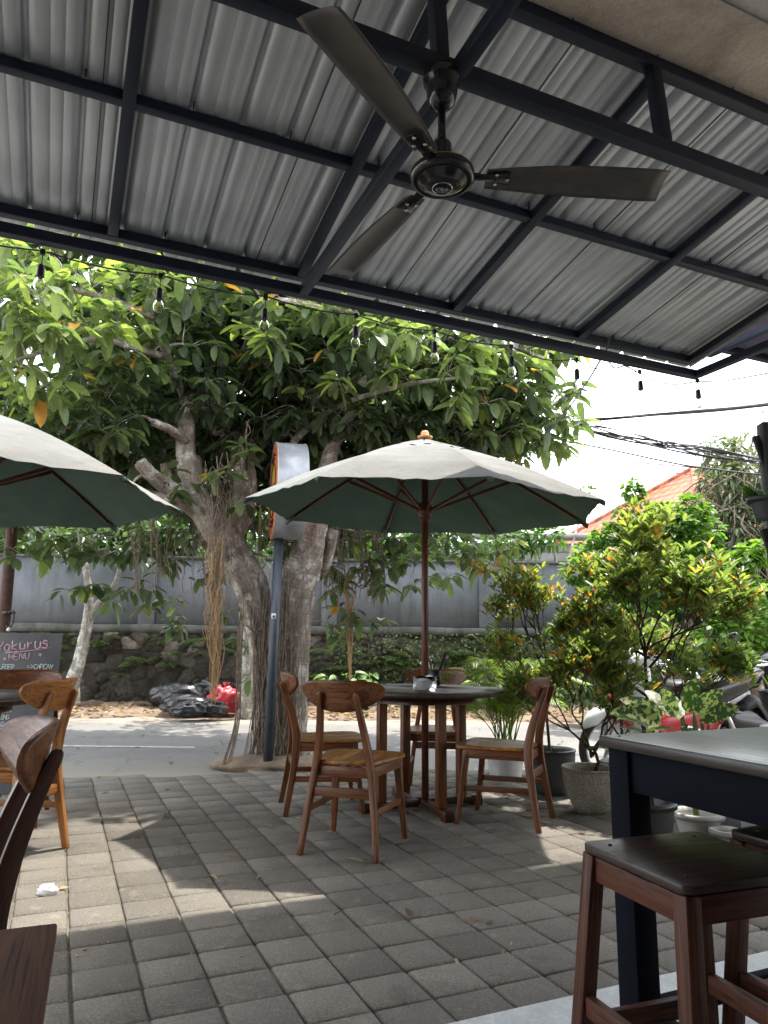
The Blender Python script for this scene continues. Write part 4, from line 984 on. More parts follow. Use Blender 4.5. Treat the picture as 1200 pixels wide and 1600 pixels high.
for sgn in (-1, 1):
    mb = MB(); mb.lathe([(0, sgn*(th_-.004)), (r_-.002, sgn*(th_-.004))], 64, cc, RS, cap=False); f = mb.build('sign_face', M['orange'], sg)
    zf = sgn*(th_-.002)
    mb = MB(); mb.lathe([(0, zf), (.235, zf)], 48, cc, RS, cap=False); mb.build('yellow_disc', M['yellow'], f)
    mb = MB(); zz = sgn*(th_+.0)
    def arc(r, a0, a1, rr=.007): mb.tube([Vector(RS@Vector((r*math.cos(rad(a)), r*math.sin(rad(a)), zz)))+cc for a in np.linspace(a0, a1, 14)], rr, 5)
    for a0 in (60, 240):
        arc(.33, a0, a0+60); arc(.29, a0+10, a0+50)
    arc(.245, 0, 360, .005)
    for xx, a0 in ((0, 90), (0, 270)):
        q0 = RS@Vector((.27*math.cos(rad(a0)), .27*math.sin(rad(a0)), zz))+cc
        mb.tube([q0+Vector((.0, 0, .0)), q0+Vector((0, 0, .03 if a0 == 90 else -.03))], .010, 5)
    for k in range(9):
        xx = -.17+k*.0425; hh = .07+.03*math.sin(k*2.1)
        ps = [(xx, -hh-.04), (xx+.012*math.sin(k), -.04), (xx+.018, hh-.05)]
        mb.tube([Vector(RS@Vector((a, b, zz)))+cc for a, b in ps], .007, 5)
        if k % 2: mb.tube([Vector(RS@Vector((a, b, zz)))+cc for a, b in ((xx, -.02), (xx+.035, .0), (xx+.03, -.06))], .006, 5)
    mb.build('black_print', M['black'], f)
mb = MB(); mb.box(cc+Vector((.05, 0, -.40)), (.16, .06, .06)); mb.build('pole_bracket', M['sign_metal'], sg)
# ================================================================== THE BIG FIG TREE
def skin_pts(path, radii, n=6): return curve(path, n), interp(radii, n)
def bark_tube(mb, path, radii, n=6, seg=16, rough=.12, ridg=.15):
    pts, rr = skin_pts(path, radii, n); m = len(pts); V = []; G = []; ref = Vector((1, 0, 0)); acc = 0; off = RNG.uniform(-3, 3, 3); ph = U_(0, 6)
    for i, p in enumerate(pts):
        t = (pts[min(i+1, m-1)]-pts[max(i-1, 0)]).normalized(); a = (ref-t*ref.dot(t)).normalized(); ref = a; b = t.cross(a)
        if i: acc += (pts[i]-pts[i-1]).length
        for k in range(seg):
            th = 2*math.pi*k/seg; q = rr[i]*(1+ridg*math.sin(3*th+acc*2.1+ph)*.6+ridg*math.sin(7*th-acc*3+ph)*.5+rough*(random.random()-.5))
            V.append(p+(a*math.cos(th)+b*math.sin(th))*q); G.append((acc+off[0], rr[i]*math.cos(th)+off[1], rr[i]*math.sin(th)+off[2]))
    Fc = [(i*seg+k, i*seg+(k+1) % seg, (i+1)*seg+(k+1) % seg, (i+1)*seg+k) for i in range(m-1) for k in range(seg)]
    Fc += [tuple(range(seg-1, -1, -1)), tuple((m-1)*seg+k for k in range(seg))]
    mb.add(V, Fc, G); return pts
TY = 6.75
tree = thing('fig_tree', 'large fig tree with twin gnarled trunks and hanging roots behind the sign pole', 'tree', (-.85, TY, 0))
TO = Vector((-.85, TY, 0))
def W(x, y, Y=TY): return AY(x, y, Y)-TO
mb = MB()
skel = []
def limb(path, radii, **k):
    pts = bark_tube(mb, path, radii, **k); skel.extend([(p+TO, r) for p, r in zip(pts, interp(radii, k.get('n', 6)))]); return pts
limb([W(452, 1206), W(450, 1160), W(452, 1090), W(456, 1000), W(463, 930), W(476, 880), W(490, 830), W(503, 770), W(520, 700, 6.9), W(540, 620, 7.1), W(565, 540, 7.3), W(590, 470, 7.5)], [.25, .17, .155, .145, .16, .16, .125, .09, .07, .06, .05, .04], seg=22)
limb([W(412, 1206), W(413, 1160), W(410, 1080), W(408, 1010), W(402, 955), W(388, 905, 6.7), W(360, 860, 6.65), W(335, 825, 6.6), W(312, 790, 6.6), W(296, 745, 6.6), W(290, 690, 6.55), W(296, 640, 6.55), W(304, 598, 6.5)], [.16, .105, .095, .10, .13, .15, .15, .13, .11, .095, .082, .074, .066], seg=22)
limb([W(352, 850, 6.8), W(378, 790, 7.0), W(382, 740, 7.0), W(370, 700, 7.0), W(345, 665, 7.0), W(322, 655, 6.9)], [.12, .12, .11, .10, .11, .07], seg=18)
limb([W(362, 690, 7.0), W(345, 640, 7.0), W(347, 580, 7.0), W(352, 500, 7.0), W(365, 440, 7.1), W(360, 380, 7.1)], [.08, .06, .05, .05, .045, .035])
limb([W(308, 785, 6.7), W(304, 745, 6.75), W(302, 716, 6.8)], [.085, .08, .075])
limb([W(290, 690, 6.5), W(268, 672, 6.3), W(240, 660, 6.1)], [.045, .040, .034])
limb([W(312, 800, 6.6), W(270, 768, 6.4), W(236, 742, 6.2), W(218, 722, 6.1)], [.09, .075, .06, .055])
limb([W(285, 775, 6.6), W(262, 745, 6.7), W(258, 725, 6.7)], [.06, .05, .045])
limb([W(296, 640, 6.55), W(282, 600, 6.4), W(262, 560, 6.2), W(246, 500, 6.0), W(230, 430, 6.0)], [.05, .045, .04, .034, .028])
limb([W(262, 560, 6.2), W(215, 545, 5.8), W(150, 530, 5.4), W(80, 545, 5.2), W(20, 565, 5.1)], [.035, .028, .022, .017, .012])
limb([W(246, 500, 6.0), W(180, 470, 5.6), W(100, 450, 5.4), W(20, 430, 5.2), W(-60, 400, 5.0)], [.03, .024, .02, .016, .01])
limb([W(380, 560, 7.0), W(400, 500, 6.6), W(430, 470, 6.2), W(500, 480, 5.9), W(560, 490, 5.8)], [.05, .034, .028, .02, .012])
limb([W(503, 770), W(455, 700, 6.8), W(520, 640, 6.6), W(560, 622, 6.4), W(640, 600, 6.2), W(720, 590, 6.1)], [.05, .034, .028, .024, .018, .012])
limb([W(540, 620, 7.1), W(620, 560, 7.1), W(700, 530, 7.0), W(790, 540, 6.9), W(850, 560, 6.8)], [.06, .045, .034, .024, .014])
limb([W(520, 830), W(508, 880, 7.0), W(500, 900, 7.2)], [.05, .06, .05])
limb([W(500, 800), W(530, 770, 7.3), W(600, 760, 7.6), W(690, 780, 7.8), W(760, 810, 7.8)], [.07, .05, .04, .03, .02])
limb([W(340, 600, 7.0), W(250, 560, 7.8), W(150, 520, 8.4), W(20, 500, 8.8)], [.07, .06, .045, .03])
limb([W(360, 560, 7.0), W(400, 480, 8.0), W(460, 420, 8.6), W(520, 380, 9.0)], [.06, .05, .04, .025])
limb([W(300, 790, 6.6), W(180, 760, 7.2), W(80, 740, 7.6), W(0, 700, 8)], [.06, .045, .03, .02])
# buttress roots
for pth, rr in (([W(405, 1185), W(380, 1200, 6.6), W(345, 1206, 6.55), W(305, 1210, 6.5)], [.08, .05, .03, .012]), ([W(420, 1190), W(395, 1208, 6.45), W(352, 1213, 6.35)], [.07, .04, .014]),
                ([W(480, 1190), W(505, 1197, 6.7), W(530, 1200, 6.7)], [.07, .04, .015]), ([W(430, 1185), W(440, 1206, 6.45), W(460, 1210, 6.4)], [.07, .05, .02]), ([W(400, 1188), W(370, 1192, 6.9), W(340, 1190, 7.0)], [.06, .035, .012])):
    bark_tube(mb, pth, rr, seg=10)
# clumps of leaves, each carried by a branch that reaches back to the limbs
clumps = []
def cl(x, y, Y, r, n, lo, hi, L=.2, sp=1.0): clumps.append((AY(x, y, Y), r, n, lo, hi, L, sp))
for x, y, Y, r, n in ((30, 420, 5.3, .35, 34), (85, 400, 5.6, .35, 30), (60, 470, 5.1, .36, 40), (135, 455, 5.5, .3, 34), (20, 520, 5.1, .34, 40), (85, 530, 5.2, .34, 40), (150, 520, 5.4, .30, 36), (185, 500, 5.5, .25, 26), (20, 590, 5.3, .32, 34), (60, 610, 5.4, .3, 30), (235, 450, 5.7, .26, 30), (215, 430, 5.9, .25, 24),
                  (410, 520, 6.0, .22, 22), (440, 545, 5.9, .24, 26), (455, 490, 6.0, .25, 24), (520, 495, 5.9, .28, 30), (560, 530, 5.8, .26, 26), (600, 520, 5.9, .30, 32), (640, 545, 6.0, .30, 32), (690, 530, 6.2, .3, 32), (740, 560, 6.4, .3, 34), (700, 585, 6.1, .28, 30), (640, 600, 6.2, .28, 28), (790, 560, 6.6, .3, 32), (830, 570, 6.8, .28, 26), (850, 590, 6.9, .2, 14),
                  (800, 610, 6.8, .3, 34), (760, 630, 6.5, .3, 34), (830, 640, 6.9, .26, 24), (710, 645, 6.5, .28, 26), (860, 700, 7.1, .22, 16), (820, 690, 7.0, .26, 22), (780, 680, 6.9, .26, 24), (880, 545, 6.9, .16, 9), (300, 430, 6.4, .3, 26), (390, 445, 6.3, .3, 26), (470, 440, 6.4, .3, 24), (340, 410, 6.5, .3, 24), (540, 610, 6.2, .2, 14), (590, 640, 6.4, .24, 18), (480, 620, 6.4, .2, 12)):
    cl(x, y, Y, r, int(n*1.15), .5, .96, .21)  # front clumps: backlight put into brighter leaf tones, along with new growth
for x, y, Y, r, n in ((200, 770, 6.2, .16, 10), (265, 765, 6.2, .20, 18), (350, 755, 6.3, .16, 12), (380, 725, 6.4, .22, 16), (350, 630, 6.3, .18, 12), (325, 600, 6.2, .18, 10), (455, 780, 6.8, .2, 14), (400, 790, 6.3, .16, 9), (395, 880, 6.9, .2, 12), (440, 860, 7.0, .2, 10), (30, 870, 7.0, .26, 22), (100, 860, 7.2, .3, 30), (160, 870, 7.2, .28, 26), (210, 860, 7.2, .28, 26), (250, 880, 7.4, .22, 16), (130, 920, 7.6, .2, 16), (215, 925, 7.4, .22, 18), (238, 955, 7.5, .16, 10), (180, 945, 7.6, .14, 8), (120, 930, 7.6, .16, 10),
                  (265, 970, 9.0, .16, 12), (300, 920, 8.5, .22, 14), (345, 900, 8.4, .24, 18), (360, 960, 8.6, .22, 16), (385, 1010, 8.6, .22, 16), (385, 1065, 8.6, .16, 12), (270, 940, 9.0, .22, 14), (290, 985, 9.0, .2, 14), (520, 850, 7.6, .22, 20), (500, 890, 7.6, .2, 16), (520, 930, 7.6, .2, 16), (540, 960, 7.5, .18, 14), (575, 970, 7.5, .2, 14), (560, 900, 7.5, .24, 22), (595, 880, 7.4, .26, 24), (540, 1000, 7.5, .12, 7), (600, 920, 7.4, .2, 16), (515, 980, 7.6, .1, 6)):
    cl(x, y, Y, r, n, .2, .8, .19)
for x, y, Y, r, n in ((620, 850, 7.2, .28, 28), (650, 880, 7.1, .26, 24), (690, 850, 7.2, .28, 28), (720, 880, 7.1, .26, 22), (755, 870, 7.1, .24, 20), (780, 860, 7.2, .2, 16), (640, 915, 7.1, .16, 12), (700, 905, 7.2, .16, 10), (760, 895, 7.1, .14, 9), (590, 850, 7.4, .25, 22), (610, 890, 7.3, .2, 14)):
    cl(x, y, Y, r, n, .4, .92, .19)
for x, y, Y, r, n in ((330, 470, 6.2, .3, 30), (380, 490, 6.2, .28, 28), (290, 500, 6.1, .28, 26), (250, 540, 6.0, .24, 20), (210, 590, 6.0, .26, 22), (170, 620, 6.0, .28, 26), (120, 660, 6.0, .28, 26), (170, 680, 6.1, .26, 24), (215, 650, 6.2, .22, 18), (420, 600, 6.5, .24, 20), (470, 580, 6.3, .28, 28), (520, 560, 6.2, .28, 28), (580, 580, 6.3, .28, 28), (610, 630, 6.5, .26, 24), (500, 650, 6.7, .24, 20), (560, 680, 6.7, .24, 22), (620, 690, 6.9, .26, 24), (680, 690, 6.9, .26, 24), (430, 640, 6.8, .2, 14), (470, 700, 6.9, .2, 14), (60, 660, 6.0, .28, 26), (10, 640, 6.0, .28, 26), (300, 540, 6.1, .24, 20), (250, 480, 5.9, .24, 22), (280, 590, 6.2, .18, 12), (130, 580, 5.7, .26, 24), (190, 560, 5.8, .24, 20), (340, 540, 6.3, .24, 20), (390, 560, 6.5, .24, 20), (450, 530, 6.2, .26, 24), (300, 460, 6.0, .28, 26), (545, 640, 6.6, .24, 20), (650, 640, 6.7, .26, 24), (720, 680, 6.9, .24, 20)):
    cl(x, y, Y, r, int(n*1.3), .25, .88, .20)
rg = np.random.default_rng(12)
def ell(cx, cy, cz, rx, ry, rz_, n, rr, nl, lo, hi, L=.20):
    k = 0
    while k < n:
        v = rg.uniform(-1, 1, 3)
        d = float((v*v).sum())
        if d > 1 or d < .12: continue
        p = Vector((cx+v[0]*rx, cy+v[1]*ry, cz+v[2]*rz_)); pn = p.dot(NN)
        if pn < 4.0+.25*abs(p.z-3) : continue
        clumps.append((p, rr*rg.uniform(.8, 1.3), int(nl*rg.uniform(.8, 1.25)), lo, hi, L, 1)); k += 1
ell(-2.9, 7.6, 3.9, 2.7, 1.7, 1.35, 210, .36, 40, .02, .62)  # inner and rear clumps: crown shade put into darker leaf tones
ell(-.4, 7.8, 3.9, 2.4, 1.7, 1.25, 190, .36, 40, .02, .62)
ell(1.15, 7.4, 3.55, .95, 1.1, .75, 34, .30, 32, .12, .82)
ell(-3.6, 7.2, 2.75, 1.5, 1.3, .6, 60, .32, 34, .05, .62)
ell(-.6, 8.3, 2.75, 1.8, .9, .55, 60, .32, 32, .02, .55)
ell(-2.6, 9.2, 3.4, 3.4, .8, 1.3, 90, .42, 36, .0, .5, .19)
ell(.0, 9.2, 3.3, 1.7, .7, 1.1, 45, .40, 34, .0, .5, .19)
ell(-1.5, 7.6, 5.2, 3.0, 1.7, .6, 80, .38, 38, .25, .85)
# branches: connect every clump to the nearest point already reached
nodes = [(p, r) for p, r in skel if p.z > 1.8]
PX = np.array([tuple(p) for p, r in nodes]); PR = [r for p, r in nodes]
hub = Vector((-1.2, 6.9, 2.4))
order = sorted(range(len(clumps)), key=lambda i: (clumps[i][0]-hub).length)
PXl = [tuple(p) for p in PX]
for i in order:
    c = clumps[i][0]; A = np.array(PXl); d = np.linalg.norm(A-np.array(c), axis=1)+.35*np.linalg.norm(A-np.array(hub), axis=1)*0; j = int(np.argmin(d)); a = Vector(PXl[j]); L_ = (c-a).length
    if L_ < .05: continue
    r0 = min(PR[j]*.6, .016+.010*L_); mid = a.lerp(c, .5)+Vector((U_(-.1, .1)*L_, U_(-.1, .1)*L_, .10*L_))
    pts = curve([a, mid, c], 4); rr = [r0+(max(.004, r0*.35)-r0)*k/(len(pts)-1) for k in range(len(pts))]
    mb.tube([p-TO for p in pts], rr, 6, cap=False)
    for p, r in zip(pts[1:], rr[1:]): PXl.append(tuple(p)); PR.append(r)
lv = Leaves(); tw = MB()
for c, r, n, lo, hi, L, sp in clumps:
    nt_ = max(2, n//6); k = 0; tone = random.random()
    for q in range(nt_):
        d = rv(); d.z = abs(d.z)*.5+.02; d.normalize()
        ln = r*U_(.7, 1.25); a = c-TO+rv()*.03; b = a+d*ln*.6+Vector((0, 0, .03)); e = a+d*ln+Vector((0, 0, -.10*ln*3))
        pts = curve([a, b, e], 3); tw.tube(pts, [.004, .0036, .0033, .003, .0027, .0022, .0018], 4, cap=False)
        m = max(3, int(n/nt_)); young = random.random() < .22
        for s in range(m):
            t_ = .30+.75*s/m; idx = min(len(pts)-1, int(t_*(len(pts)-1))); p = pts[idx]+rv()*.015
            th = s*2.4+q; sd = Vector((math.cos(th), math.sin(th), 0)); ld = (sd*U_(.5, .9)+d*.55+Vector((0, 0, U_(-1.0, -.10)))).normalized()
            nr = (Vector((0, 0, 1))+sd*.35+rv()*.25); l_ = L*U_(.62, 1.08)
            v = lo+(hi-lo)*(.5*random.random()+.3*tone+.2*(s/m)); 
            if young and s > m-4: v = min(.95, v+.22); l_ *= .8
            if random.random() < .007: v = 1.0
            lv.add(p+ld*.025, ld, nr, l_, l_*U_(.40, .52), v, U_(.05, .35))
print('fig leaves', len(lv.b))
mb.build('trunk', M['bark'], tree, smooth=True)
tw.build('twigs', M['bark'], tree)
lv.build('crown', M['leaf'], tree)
# hanging aerial roots
def roots(name, m, x0, x1, ytop, ybot, Y, n, rr, spread, seed, jit=.02, pull=None):
    mb = MB(); rn = random.Random(seed)
    for k in range(n):
        fx = rn.random(); top = W(x0+(x1-x0)*fx, ytop+rn.uniform(-35, 70), Y+rn.uniform(-.15, .15)); yb = ybot-(ybot-ytop)*rn.random()**1.6*spread
        bot = W(x0+(x1-x0)*fx, yb, Y+rn.uniform(-.1, .1))
        if pull is not None:
            q = W(pull, yb, Y); bot = bot.lerp(q, .6)
        pts = [top.lerp(bot, t)+Vector((rn.gauss(0, jit)*math.sin(math.pi*t), rn.gauss(0, jit)*math.sin(math.pi*t), 0)) for t in (0, .2, .4, .6, .8, 1)]
        r = rr*rn.uniform(.5, 1.3); mb.tube(curve(pts, 2), r, 5, cap=False)
    return mb.build(name, m, tree)
roots('hanging_roots', M['root'], 330, 392, 690, 900, 6.45, 16, .006, .8, 1, .05)
roots('hanging_roots', M['root'], 318, 362, 740, 1010, 6.3, 38, .0034, .7, 2, .05, 335)
roots('hanging_roots', M['root_gold'], 325, 352, 860, 1105, 6.3, 44, .0030, .9, 3, .035, 326)
roots('hanging_roots', M['root'], 505, 600, 800, 950, 7.3, 60, .0045, .8, 4, .02)
roots('hanging_roots', M['root_gold'], 538, 552, 860, 1072, 7.5, 16, .0035, .5, 5, .015, 548)
roots('hanging_roots', M['root'], 205, 325, 815, 940, 6.9, 40, .0035, .9, 6, .02)
roots('hanging_roots', M['root'], 390, 480, 820, 960, 6.5, 16, .003, .9, 8, .04)
mb = MB(); rn = random.Random(9)
for k in range(95):                          # roots clinging to the trunk
    s_ = rn.random(); xt = 425+45*rn.random(); Yk = TY-.165-.03*rn.random()
    if s_ < .6:
        pts = [W(xt+rn.uniform(-8, 8), 890+rn.random()*90, Yk+.02), W(xt-6+rn.uniform(-9, 9), 1010, Yk+.015), W(xt-6+rn.uniform(-14, 14), 1110, Yk), W(xt-8+rn.uniform(-26, 32), 1200, Yk-.06)]
    else:
        pts = [W(400+rn.uniform(-20, 18), 890+rn.random()*90, Yk+.03), W(408+rn.uniform(-13, 13), 1000, Yk+.06), W(408+rn.uniform(-14, 13), 1100, Yk+.06), W(402+rn.uniform(-26, 26), 1202, Yk+.0)]
    mb.tube(curve(pts, 3), rn.uniform(.002, .006), 5, cap=False)
for k in range(14):
    x = 378-rn.random()*10; mb.tube(curve([W(x+4, 930+rn.random()*60, 6.5), W(x, 1050, 6.5), W(x-3, 1130, 6.45), W(x-16-rn.random()*10, 1200, 6.4)], 3), .003, 5, cap=False)
mb.build('clinging_roots', M['root'], tree)
mb = MB(); mb.grid(lump((0, 0, 0), .55, 14, 40, .25, (1.15, .55, .16), 31, 5)); o = mb.build('root_mound', M['dirt'], smooth=True); o.location = AZt(440, 1200, .01)+Vector((0, .12, 0)); struct(o, 'small mound of earth around the fig tree roots')

# ================================================================== SHRUBS AND POTS
def pot(name, label, x, y, r0, r1, h, m, rimt=.012, prof='bowl', cat='plant pot', Y=None, soil='soil', group=None, loc=None):
    p = loc or AZt(x, y, .014)
    t = thing(name, label, cat, (p.x, p.y, p.z), 0, group); pr = [(0, 0)]
    for k in range(11):
        s = k/10; r = r0+(r1-r0)*(math.sin(s*math.pi/2)**.75 if prof == 'bowl' else s); pr.append((r, h*s))
    pr += [(r1+rimt, h-.028), (r1+rimt, h+.002), (r1-.004, h+.003), (r1-.018, h-.02), (r1-.022, h-.06), (0, h-.06)] if prof != 'bowl' else [(r1+.006, h), (r1+.004, h+.010), (r1-.014, h+.008), (r1-.022, h-.03), (r1-.026, h-.06), (0, h-.06)]
    mb = MB(); mb.lathe(pr, 44, cap=False); mb.build('pot', m, t, smooth=True)
    mb = MB(); mb.grid(lump((0, 0, h-.052), r1*.86, 10, 22, .10, (1, 1, .12), 5, 4)); mb.build('soil', M[soil], t, smooth=True)
    t['h'] = h; return t
def shrub(t, base_z, trunks, H, leafm, barkm, L, n, lo, hi, spread, bare=.25, seed=1, up=.5, redtop=True, wf=.30, density=1, rad_=.006, shape=None):
    """woody shrub: branching skeleton, leaves in whorls at the twig tips"""
    rn = random.Random(seed); mb = MB(); lv = Leaves(); tips = []
    def grow(p, d, ln, r, dep):
        if dep == 0 or ln < .05: tips.append((p, d)); return
        b = p+d*ln*.5+Vector((rn.gauss(0, .03), rn.gauss(0, .03), 0))*ln*3; e = p+d*ln
        mb.tube(curve([p, b, e], 2), [r, r*.93, r*.86, r*.78, r*.7], 6, cap=False)
        for k in range(rn.choice((2, 3, 3))):
            a = Vector((rn.gauss(0, 1), rn.gauss(0, 1), rn.gauss(0, .5))).normalized(); nd = (d*1.1+a*spread+Vector((0, 0, up*.4))).normalized()
            grow(e, nd, ln*rn.uniform(.62, .85), r*.68, dep-1)
        if dep <= 2: tips.append((e, d))
    for (q, d, ln, r, dep) in trunks: grow(Vector(q), Vector(d).normalized(), ln, r, dep)
    zmax = max(p.z for p, d in tips)
    for p, d in tips:
        if rn.random() < .34: continue
        for w_ in range(n):
            c = p-d*rn.random()*.06+Vector((rn.gauss(0, .05), rn.gauss(0, .05), rn.gauss(0, .04)))*density
            young = rn.random() < .16; f = (p.z-base_z)/(zmax-base_z+1e-6)
            for k in range(rn.choice((3, 4, 5))):
                th = k*2.4+w_+rn.random()*2; sd = Vector((math.cos(th), math.sin(th), 0)); ld = (sd*.8+d*.55+Vector((0, 0, .28))).normalized(); l_ = L*rn.uniform(.65, 1.15)
                v = lo+(hi-lo)*(rn.random()*.6+.4*f)
                if young and redtop and k < 3: v = rn.uniform(.84, 1.0) if rn.random() < .30+.6*f else .75
                lv.add(c+d*k*.008, ld, Vector((0, 0, 1))+rv()*.5, l_, l_*wf, min(1, v), .12)
    mb.build('branches', barkm, t); lv.build('foliage', leafm, t, tmpl=T_MED, fold=.25); return len(lv.b)
# tall shrub
P1 = AZt(1026, 1256, .014)
t = pot('potted_shrub', 'tall red-tipped shrub in a large black nursery pot behind the bar table', 0, 0, .13, .165, .30, M['black_pot'], prof='pot', cat='potted plant', loc=P1); t.scale = (1.12,)*3
n_ = shrub(t, .3, [((0, 0, .24), (-.02, .01, 1), .42, .017, 1), ((-.005, 0, .62), (-.05, 0, 1), .26, .013, 6), ((-.01, 0, .64), (.75, .1, .75), .24, .009, 5), ((-.01, 0, .62), (-.8, .1, .55), .22, .009, 5), ((-.0, 0, .80), (.5, -.4, .8), .22, .009, 5), ((-.0, 0, .86), (-.5, .5, .8), .22, .009, 5), ((-.02, 0, .9), (.9, .0, .45), .25, .008, 5), ((-.02, 0, 1.05), (-.1, 0, 1), .24, .008, 5), ((0, 0, .56), (.95, -.2, .30), .20, .008, 5), ((0, 0, .58), (-.9, -.3, .30), .20, .008, 5), ((0, 0, .60), (.6, .6, .35), .20, .008, 5), ((0, 0, .52), (.3, -.6, .35), .18, .008, 4)], 1.9, M['leaf_shrub'], M['bark_dark'], .088, 1, .12, .86, .50, seed=11)
print('shrub', n_)
P2 = AZt(925, 1268, .014)
t = pot('potted_shrub', 'sparse shrub with bare lower twigs in a speckled beige bowl pot', 0, 0, .095, .180, .265, M['beige_pot'], cat='potted plant', loc=P2, soil='chips')
shrub(t, .3, [((0, 0, .20), (.1, 0, 1), .20, .014, 1), ((.015, 0, .36), (-.75, 0, .75), .20, .009, 5), ((.015, 0, .34), (.4, .1, .9), .20, .010, 5), ((.01, 0, .33), (-.3, -.2, .9), .22, .009, 5), ((.02, 0, .38), (.75, .3, .7), .16, .008, 5)], 1.2, M['leaf_shrub'], M['bark_dark'], .074, 1, .10, .80, .55, seed=23)
P3 = AZt(862, 1240, .014)
t = pot('potted_shrub', 'slender orange-tipped shrub in a tall charcoal pot behind the turned chair', 0, 0, .10, .175, .30, M['grey_pot'], cat='potted plant', loc=P3)
shrub(t, .3, [((0, 0, .24), (-.05, 0, 1), .50, .012, 1), ((-.02, 0, .72), (-.75, .1, .8), .26, .008, 5), ((-.02, 0, .70), (.0, -.1, 1), .26, .009, 5), ((-.02, 0, .55), (-.6, 0, .8), .22, .008, 5), ((-.02, 0, .80), (-.35, .1, 1), .30, .007, 4)], 1.6, M['leaf_shrub'], M['bark_dark'], .074, 1, .25, .90, .50, seed=37)
P2b = AZt(978, 1252, .014)
t = pot('potted_shrub', 'bushy yellow-green shrub squeezed between the beige pot and the bar table leg', 0, 0, .10, .15, .26, M['black_pot'], prof='pot', cat='potted plant', loc=P2b)
shrub(t, .3, [((0, 0, .22), (0, 0, 1), .22, .012, 1), ((0, 0, .40), (-.5, 0, .9), .22, .009, 5), ((0, 0, .42), (.2, .1, 1), .26, .010, 5), ((0, 0, .5), (-.1, .1, 1), .28, .009, 5)], 1.3, M['leaf_shrub'], M['bark_dark'], .074, 1, .30, .78, .50, seed=41)
# areca palm
P4 = AZt(790, 1216, .014)
t = pot('potted_palm', 'feathery palm in a white pot behind the turned chair', 0, 0, .12, .165, .24, M['white_pot'], prof='pot', cat='potted plant', loc=P4)
mb = MB(); lv = Leaves(); rn = random.Random(5)
for k in range(34):
    th = rn.uniform(0, 6.28); lean = rn.uniform(.08, .55); H_ = rn.uniform(.42, .86); o = Vector((rn.gauss(0, .035), rn.gauss(0, .035), .18)); dd = Vector((math.cos(th), math.sin(th), 0))
    pts = curve([o, o+dd*lean*.25+Vector((0, 0, H_*.5)), o+dd*lean*.7+Vector((0, 0, H_*.88)), o+dd*lean*1.25+Vector((0, 0, H_*(.95-.3*lean)))], 7)
    mb.tube(pts, [.0055*(1-.8*i/len(pts)) for i in range(len(pts))], 5, cap=False)
    for i in range(8, len(pts)):
        tt = (pts[i]-pts[i-1]).normalized(); sd = tt.cross(Vector((0, 0, 1))).normalized()
        for rep in (0, .5):
            p = pts[i-1].lerp(pts[i], rep)
            for s in (-1, 1):
                l_ = .20*math.sin(math.pi*min(1, .25+.75*(i+rep)/len(pts)))+.05; lv.add(p, sd*s*.8+tt*.9+Vector((0, 0, .1)), Vector((0, 0, 1))+rv()*.2, l_*rn.uniform(.8, 1.1), .013, rn.uniform(.2, .95), .35)
mb.build('stems', M['leaf_palm'], t); lv.build('fronds', M['leaf_palm'], t, tmpl=T_MED, fold=.2)
# dumb cane in white pot + others under the table
P5 = AZt(1092, 1312, .014)
t = pot('potted_dumb_cane', 'broad-leaved mottled plant on a bare cane in a ribbed white pot under the table', 0, 0, .085, .130, .145, M['white_pot'], prof='pot', cat='potted plant', loc=P5)
mb = MB(); bark_tube(mb, [Vector((0, 0, .08)), Vector((-.02, 0, .26)), Vector((-.04, 0, .44)), Vector((-.05, 0, .60))], [.017, .015, .014, .012], seg=10); mb.build('stem', M['leaf_fern'], t)
lv = Leaves(); rn = random.Random(8)
for k, (dx, dy, dz, L) in enumerate(((-.95, -.1, .45, .34), (-.75, .2, .6, .30), (-.35, -.2, .75, .26), (.25, .1, .9, .28), (.55, -.1, .8, .27), (.8, .1, .5, .30), (.1, .6, .6, .27), (-.3, .5, .7, .27), (.4, -.4, .9, .22))):
    lv.add(Vector((-.05+dx*.13, dy*.13, .56+.12*dz)), (dx, dy, dz+.05), (-dx*.3+.05, -1.0, .35), L*1.02, L*.38, rn.random(), .28)
lv.build('leaves', M['leaf_varieg'], t, tmpl=([0, .12, .35, .6, .85, 1], [.0, .7, 1, .9, .5, 0]), fold=.10)
t = pot('snake_plant', 'dark upright sword-leaved plant in a black pot beyond the bar table', 0, 0, .09, .12, .16, M['black_pot'], prof='pot', cat='potted plant', loc=AZt(1100, 1285, .014))
lv = Leaves()
for k in range(9): lv.add(Vector((rn.gauss(0, .03), rn.gauss(0, .03), .1)), (rn.gauss(0, .13), rn.gauss(0, .12), 1), (rn.gauss(0, .4), -1, 0), rn.uniform(.45, .62), .045, rn.random()*.6, .0)
lv.build('leaves', M['leaf'], t)
pot('small_pot', 'small empty white pot beside the ribbed white pot', 0, 0, .05, .072, .10, M['white_pot'], prof='pot', loc=AZt(1136, 1328, .014))
t = pot('potted_plant', 'big black pot in shadow under the bar table holding two bare canes', 0, 0, .12, .150, .27, M['black_pot'], prof='pot', cat='potted plant', loc=AZt(1010, 1338, .014))
mb = MB()
for x in (-.01, .04): bark_tube(mb, [Vector((x, 0, .2)), Vector((x+.01, 0, .42)), Vector((x+.03, 0, .62))], [.011, .010, .009], seg=8)
mb.build('canes', M['bark_dark'], t)
lv = Leaves()
for k in range(16):
    a = U_(0, 6.3); lv.add(Vector((.02+U_(-.03, .03), U_(-.02, .02), U_(.5, .62))), (math.cos(a), math.sin(a), .5), (0, 0, 1), U_(.14, .22), .06, random.random(), .3)
lv.build('leaves', M['leaf_shrub'], t)
